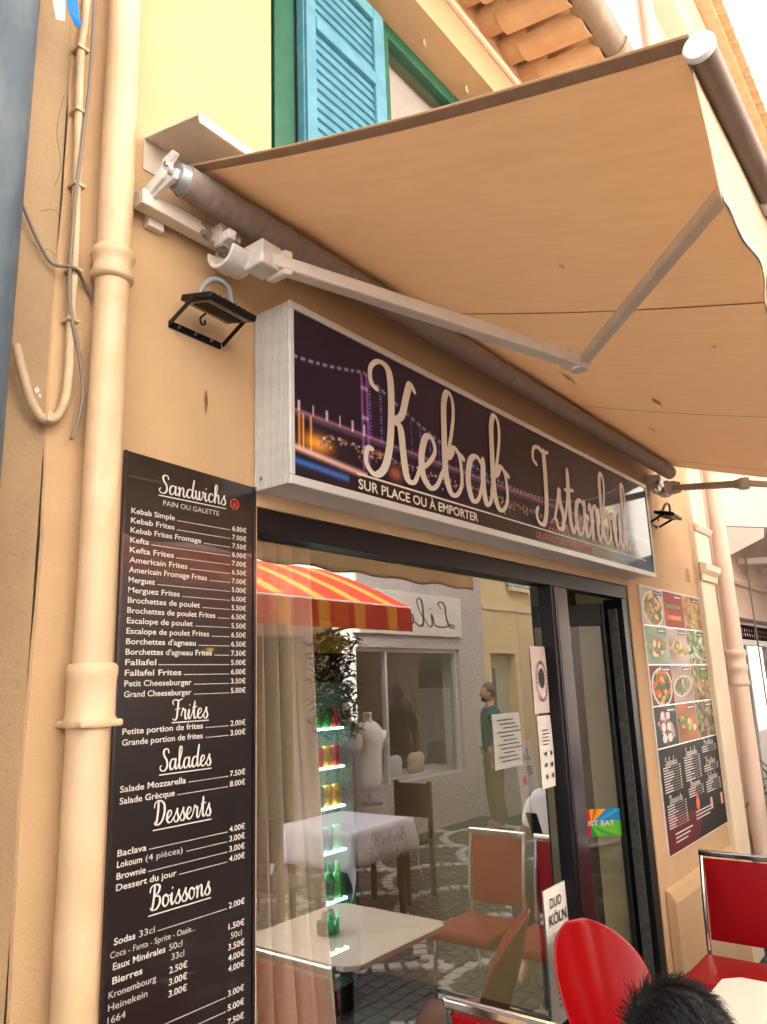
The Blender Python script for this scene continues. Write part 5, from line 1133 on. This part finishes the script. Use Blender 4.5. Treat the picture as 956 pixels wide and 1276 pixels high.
# mannequin bust with white T-shirt
mq = thing('mannequin', 'headless mannequin in a printed white T-shirt standing at the boutique window', 'mannequin', (6.62, YO+.25, .52), pi/2)
skin_body('torso', [(0, 0, .10), (0, 0, .35), (0, 0, .62), (0, 0, .78), (0, 0, .88), (0, .17, .74), (.02, .24, .55), (0, -.17, .74), (.02, -.24, .55)], [(0, 1), (1, 2), (2, 3), (3, 4), (3, 5), (5, 6), (3, 7), (7, 8)], [(.18, .12), (.16, .12), (.18, .13), (.13, .1), .055, .075, .065, .075, .065], SHIRTW, mq)
MB().lathe([(.055, .84), (.05, .92), (.055, .95)], (0, 0, 0), 16).build('neck', mat('mannequin_white', (.7, .7, .7), .5), mq, smooth=True)
MB().lathe([(.14, 0), (.14, .02), (.02, .03), (.02, .12)], (0, 0, 0), 16).build('stand', CHROME, mq, smooth=True)
pl = Plane((.135, -.08, .62), (0, 1, 0), (0, 0, 1), (1, 0, 0)); mb = MB()
for k in range(3): rect(mb, pl, 0+.01*k, .15-.012*k, -.03*k, .012-.03*k, .004)
flat_build(mb, 'shirt_print', INKD, mq)
for (x, lab, c_) in ((7.55, 'round pale blue cushion in the boutique window', (.45, .55, .65)), (7.95, 'square white cushion in the boutique window', (.7, .7, .72)), (8.45, 'folded cream blanket in the boutique window', (.6, .5, .38))):
    o = ellipsoid((0, 0, 0), (.16, .07, .13), 18, 12, lambda d: (1+.15*abs(d.x*d.z)*4)).build('cushion', mat('cushion_cloth%d' % int(x*10), c_, .9), smooth=True); o.location = (x, YO-.45, .74); tag(o, lab, 'cushion')
# yellow house
yh = thing('yellow_house', 'yellow plastered house with a pale door beside the granite boutique', 'building', (11, YO, 0))
w = wall_with_holes([9.622, 9.80, 10.55, 11.4, 11.62, 12.4, 14.4], [0, 2.16, 3.2, 4.6, 6.9], [(9.80, 10.55, 0, 2.16), (11.62, 12.4, 0, 2.16), (10.55, 11.4, 3.2, 4.6)], YO, YO-.3); put_in(wall_obj(w, 'facade_wall', YELLOW, None), yh)
build_in(MB().box(9.8, 10.55, YO-.2, YO-.15, 0, 2.16), 'door', mat('pale_green_door', (.42, .44, .36), .5), yh, bevel=.004)
build_in(MB().box(9.95, 10.15, YO-.15, YO-.14, .9, 1.95), 'door_glass', mat('dark_door_glass', (.08, .08, .08), .2), yh)
build_in(MB().box(11.62, 12.4, YO-.2, YO-.15, 0, 2.16), 'door', mat('brown_door', (.25, .2, .13), .5), yh, bevel=.004)
build_in(MB().box(10.55, 11.4, YO-.3, YO-.25, 3.2, 4.6), 'window_blank', INTD, yh)
build_in(MB().box(10.45, 11.5, YO+.001, YO+.07, 3.12, 3.19), 'sill', CREAM, yh, bevel=.004)
build_in(MB().box(9.63, 14.4, YO+.001, YO+.02, 2.80, 2.86), 'string_course', CREAM, yh, bevel=.004)
for xa, l_ in ((10.38, 'pale blue louvred shutter on the yellow house, nearer leaf'), (10.90, 'pale blue louvred shutter on the yellow house, farther leaf')):
    t = thing('shutter', l_, 'shutter', (xa, YO+.03, 3.2), 0, 'pale blue shutters on the yellow house'); mb = MB(); mb.box(0, .06, 0, .035, 0, 1.4); mb.box(.42, .48, 0, .035, 0, 1.4); mb.box(.06, .42, 0, .035, 0, .07); mb.box(.06, .42, 0, .035, 1.33, 1.4); mb.build('shutter_frame', PALEBL, t, bevel=.003)
    for k in range(22): MB().obox((.24, .016, .1+k*.057), .18, .004, .022, Y=(0, 1, .6), Z=(0, -.6, 1)).build('slat', PALEBL, t)
o = MB().add([(11.42, YO+.4, 3.75), (11.8, YO+.4, 3.75), (11.55, YO+.42, 3.25)], [(0, 1, 2)]).build('bunting_flag', mat('green_pennant', (.0, .40, .18), .6, trans=.3)); o.modifiers.new('S', 'SOLIDIFY').thickness = .002; tag(o, 'green pennant hanging by the pale blue shutters', 'flag')
sb = thing('sandwich_board', 'white pavement board with handwritten notes and colour patches beside the man', 'sign', (9.4, -3.5, 0))
mb = MB(); mb.add([(9.2, -3.45, .0), (9.7, -3.45, .0), (9.7, -3.55, .95), (9.2, -3.55, .95), (9.2, -3.47, .0), (9.7, -3.47, .0), (9.7, -3.57, .95), (9.2, -3.57, .95)], [(0, 1, 2, 3), (4, 7, 6, 5), (0, 4, 5, 1), (1, 5, 6, 2), (2, 6, 7, 3), (3, 7, 4, 0)]); build_in(mb, 'panel', WHITEW, sb)
build_in(MB().box(9.22, 9.68, -3.75, -3.73, 0, .93), 'rear_panel', WHITEW, sb)
pl = Plane((9.66, -3.449, .0), (-1, 0, 0), Vector((0, -.1, .95)).normalized(), Vector((0, .95, .1)).normalized()); mb = MB(); put_script(mb, pl, 'Lilo', .08, .72, .07, w=.08, total=.3, d=.003)
for k in range(4): rect(mb, pl, .05, .25-.02*k, .62-.03*k, .632-.03*k, .003)
put_in(flat_build(mb, 'lettering', INKD, None), sb)
mb = MB(); rect(mb, pl, .26, .36, .42, .52, .003); put_in(flat_build(mb, 'pink_patch', mat('pink_patch', (.7, .05, .25), .6), None), sb)
mb = MB(); rect(mb, pl, .1, .34, .08, .3, .003); put_in(flat_build(mb, 'blue_patch', mat('blue_patch', (.25, .5, .75), .6), None), sb)
mb = MB(); rect(mb, pl, .16, .26, .14, .2, .004); put_in(flat_build(mb, 'green_patch', mat('green_patch', (.05, .3, .15), .6), None), sb)
# white house to the left with the striped awning, plants
wh = thing('white_house', 'white plastered house behind the striped awning across the street', 'building', (2, YO, 0))
w = wall_with_holes([-6, 1.5, 2.6, 3.4, 5.92, 6.198], [0, 2.3, 6.9], [(1.5, 2.6, 0, 2.3), (3.4, 5.92, 0, 2.3)], YO, YO-.3); put_in(wall_obj(w, 'facade_wall', WHITEW, None), wh)
build_in(MB().box(-6, 6.19, YO-1.4, YO-1.3, 0, 6.9), 'inner_wall', INTD, wh)
build_in(MB().box(3.4, 5.92, YO-.25, YO-.2, 0, 2.3), 'shopfront', mat('awning_shade_dark', (.012, .02, .016), .5), wh)  # near-black colour paints in the shade under the striped awning
sa = thing('striped_awning', 'orange and yellow striped awning across the street mirrored at the top of the window', 'awning', (4.5, YO, 2.6))
xs_ = 3.0; k = 0; edges_ = []
while xs_ < 6.15:
    w_ = .34 if k % 2 == 0 else .15; edges_.append((xs_, min(xs_+w_, 6.18), k % 2)); xs_ += w_; k += 1
for a, b, c_ in edges_:
    m_ = STRIPE_Y if c_ else STRIPE_R
    mb = MB(); nn = 10; vs_ = []
    for j in range(nn+1):
        t = j/nn; y = YO+.03+1.18*t; z = 3.04-.53*t+.03*sin(t*pi)
        vs_ += [(a, y, z), (b, y, z)]
    mb.add(vs_, [(2*j, 2*j+1, 2*j+3, 2*j+2) for j in range(nn)]); o = build_in(mb, 'canopy_stripe', m_, sa); o.modifiers.new('S', 'SOLIDIFY').thickness = .002
    mb = MB(); vs_ = []
    for j in range(4): vs_ += [(a, YO+1.215+.006*j, 2.505-.08*j), (b, YO+1.215+.006*j, 2.505-.08*j)]
    mb.add(vs_, [(2*j, 2*j+1, 2*j+3, 2*j+2) for j in range(3)]); o = build_in(mb, 'valance_stripe', m_, sa); o.modifiers.new('S', 'SOLIDIFY').thickness = .002
build_in(MB().tube([(3.0, YO+1.2, 2.50), (6.18, YO+1.2, 2.50)], .018, 10), 'front_rail', WHITEM, sa, smooth=True)
build_in(MB().bar((6.1, YO, 2.3), (6.1, YO+1.18, 2.48), .03, .03), 'awning_arm', RED, sa); build_in(MB().bar((3.2, YO, 2.3), (3.2, YO+1.18, 2.48), .03, .03), 'awning_arm', RED, sa)
lamp = thing('wall_lamp', 'small lit lamp under the striped awning', 'lamp', (4.3, YO+.3, 2.15))
MB().lathe([(.02, .05), (.07, .0), (.05, -.03)], (0, 0, 0), 14).build('shade', BLACKM, lamp, smooth=True); ellipsoid((0, 0, -.035), (.03, .03, .03), 12, 8).build('bulb', mat('lit_bulb', (1, .8, .4), .5, emit=((1, .65, .15), 6)), lamp, smooth=True)
# leafy shrub under the awning end
def shrub(label, c, s, n, seed, m=LEAFD):
    t = thing('potted_shrub', label, 'plant', c); rr = random.Random(seed)
    MB().lathe([(.14, 0), (.18, .3), (.19, .33)], (0, 0, 0), 16).build('pot', mat('terracotta%d' % seed, (.35, .14, .07), .8), t, smooth=True)
    mb = MB(); mb.tube([(0, 0, .3), (.02, 0, .9*s), (0, .02, 1.9*s)], [.03, .02, .008], 8)
    for k in range(16):
        z = rr.uniform(1.0, 1.95)*s; a = rr.uniform(0, 6.28); L_ = rr.uniform(.12, .26)*s; mb.tube([(0, 0, z), (cos(a)*L_*.5, sin(a)*L_*.5, z+.1), (cos(a)*L_, sin(a)*L_, z+.12)], [.008, .006, .003], 5)
    mb.build('trunk', mat('shrub_bark%d' % seed, (.16, .11, .07), .9), t, smooth=True)
    mb = MB()
    for k in range(n):
        a = rr.uniform(0, 6.28); z = rr.uniform(1.15, 2.05)*s; q = rr.random()**.5*.23*s*(1-.25*abs(z/s-1.3)); p = Vector((cos(a)*q, sin(a)*q, z)); d = Vector((rr.gauss(0, 1), rr.gauss(0, 1), rr.gauss(0, .6))).normalized(); s_ = d.cross(Vector((rr.gauss(0, 1), rr.gauss(0, 1), 1))).normalized()
        L_ = rr.uniform(.07, .15); mb.add([p, p+d*L_*.5+s_*L_*.12, p+d*L_, p+d*L_*.5-s_*L_*.12], [(0, 1, 2, 3)])
    mb.build('foliage', m, t); return t
shrub('tall leafy potted shrub under the end of the striped awning', (5.98, YO+.35, 0), 1.12, 1300, 4)

fb = thing('sign_reflector_building', 'cream building added down the far side to brighten the sign reflection', 'building', (22, YO, 0))  # added sunlit facade that whitens the reflection at the sign's right end
w = wall_with_holes([15.3, 17, 18.2, 21, 22.2, 25, 26.2, 60], [0, 2.2, 3.6, 4.9, 7.0], [(17, 18.2, 3.6, 4.9), (21, 22.2, 3.6, 4.9), (25, 26.2, 3.6, 4.9)], YO, YO-.3); put_in(wall_obj(w, 'facade_wall', WHITEW, None), fb)
for xa in (17, 21, 25): build_in(MB().box(xa, xa+1.2, YO-.15, YO-.1, 3.6, 4.9), 'window', PALEBL, fb)
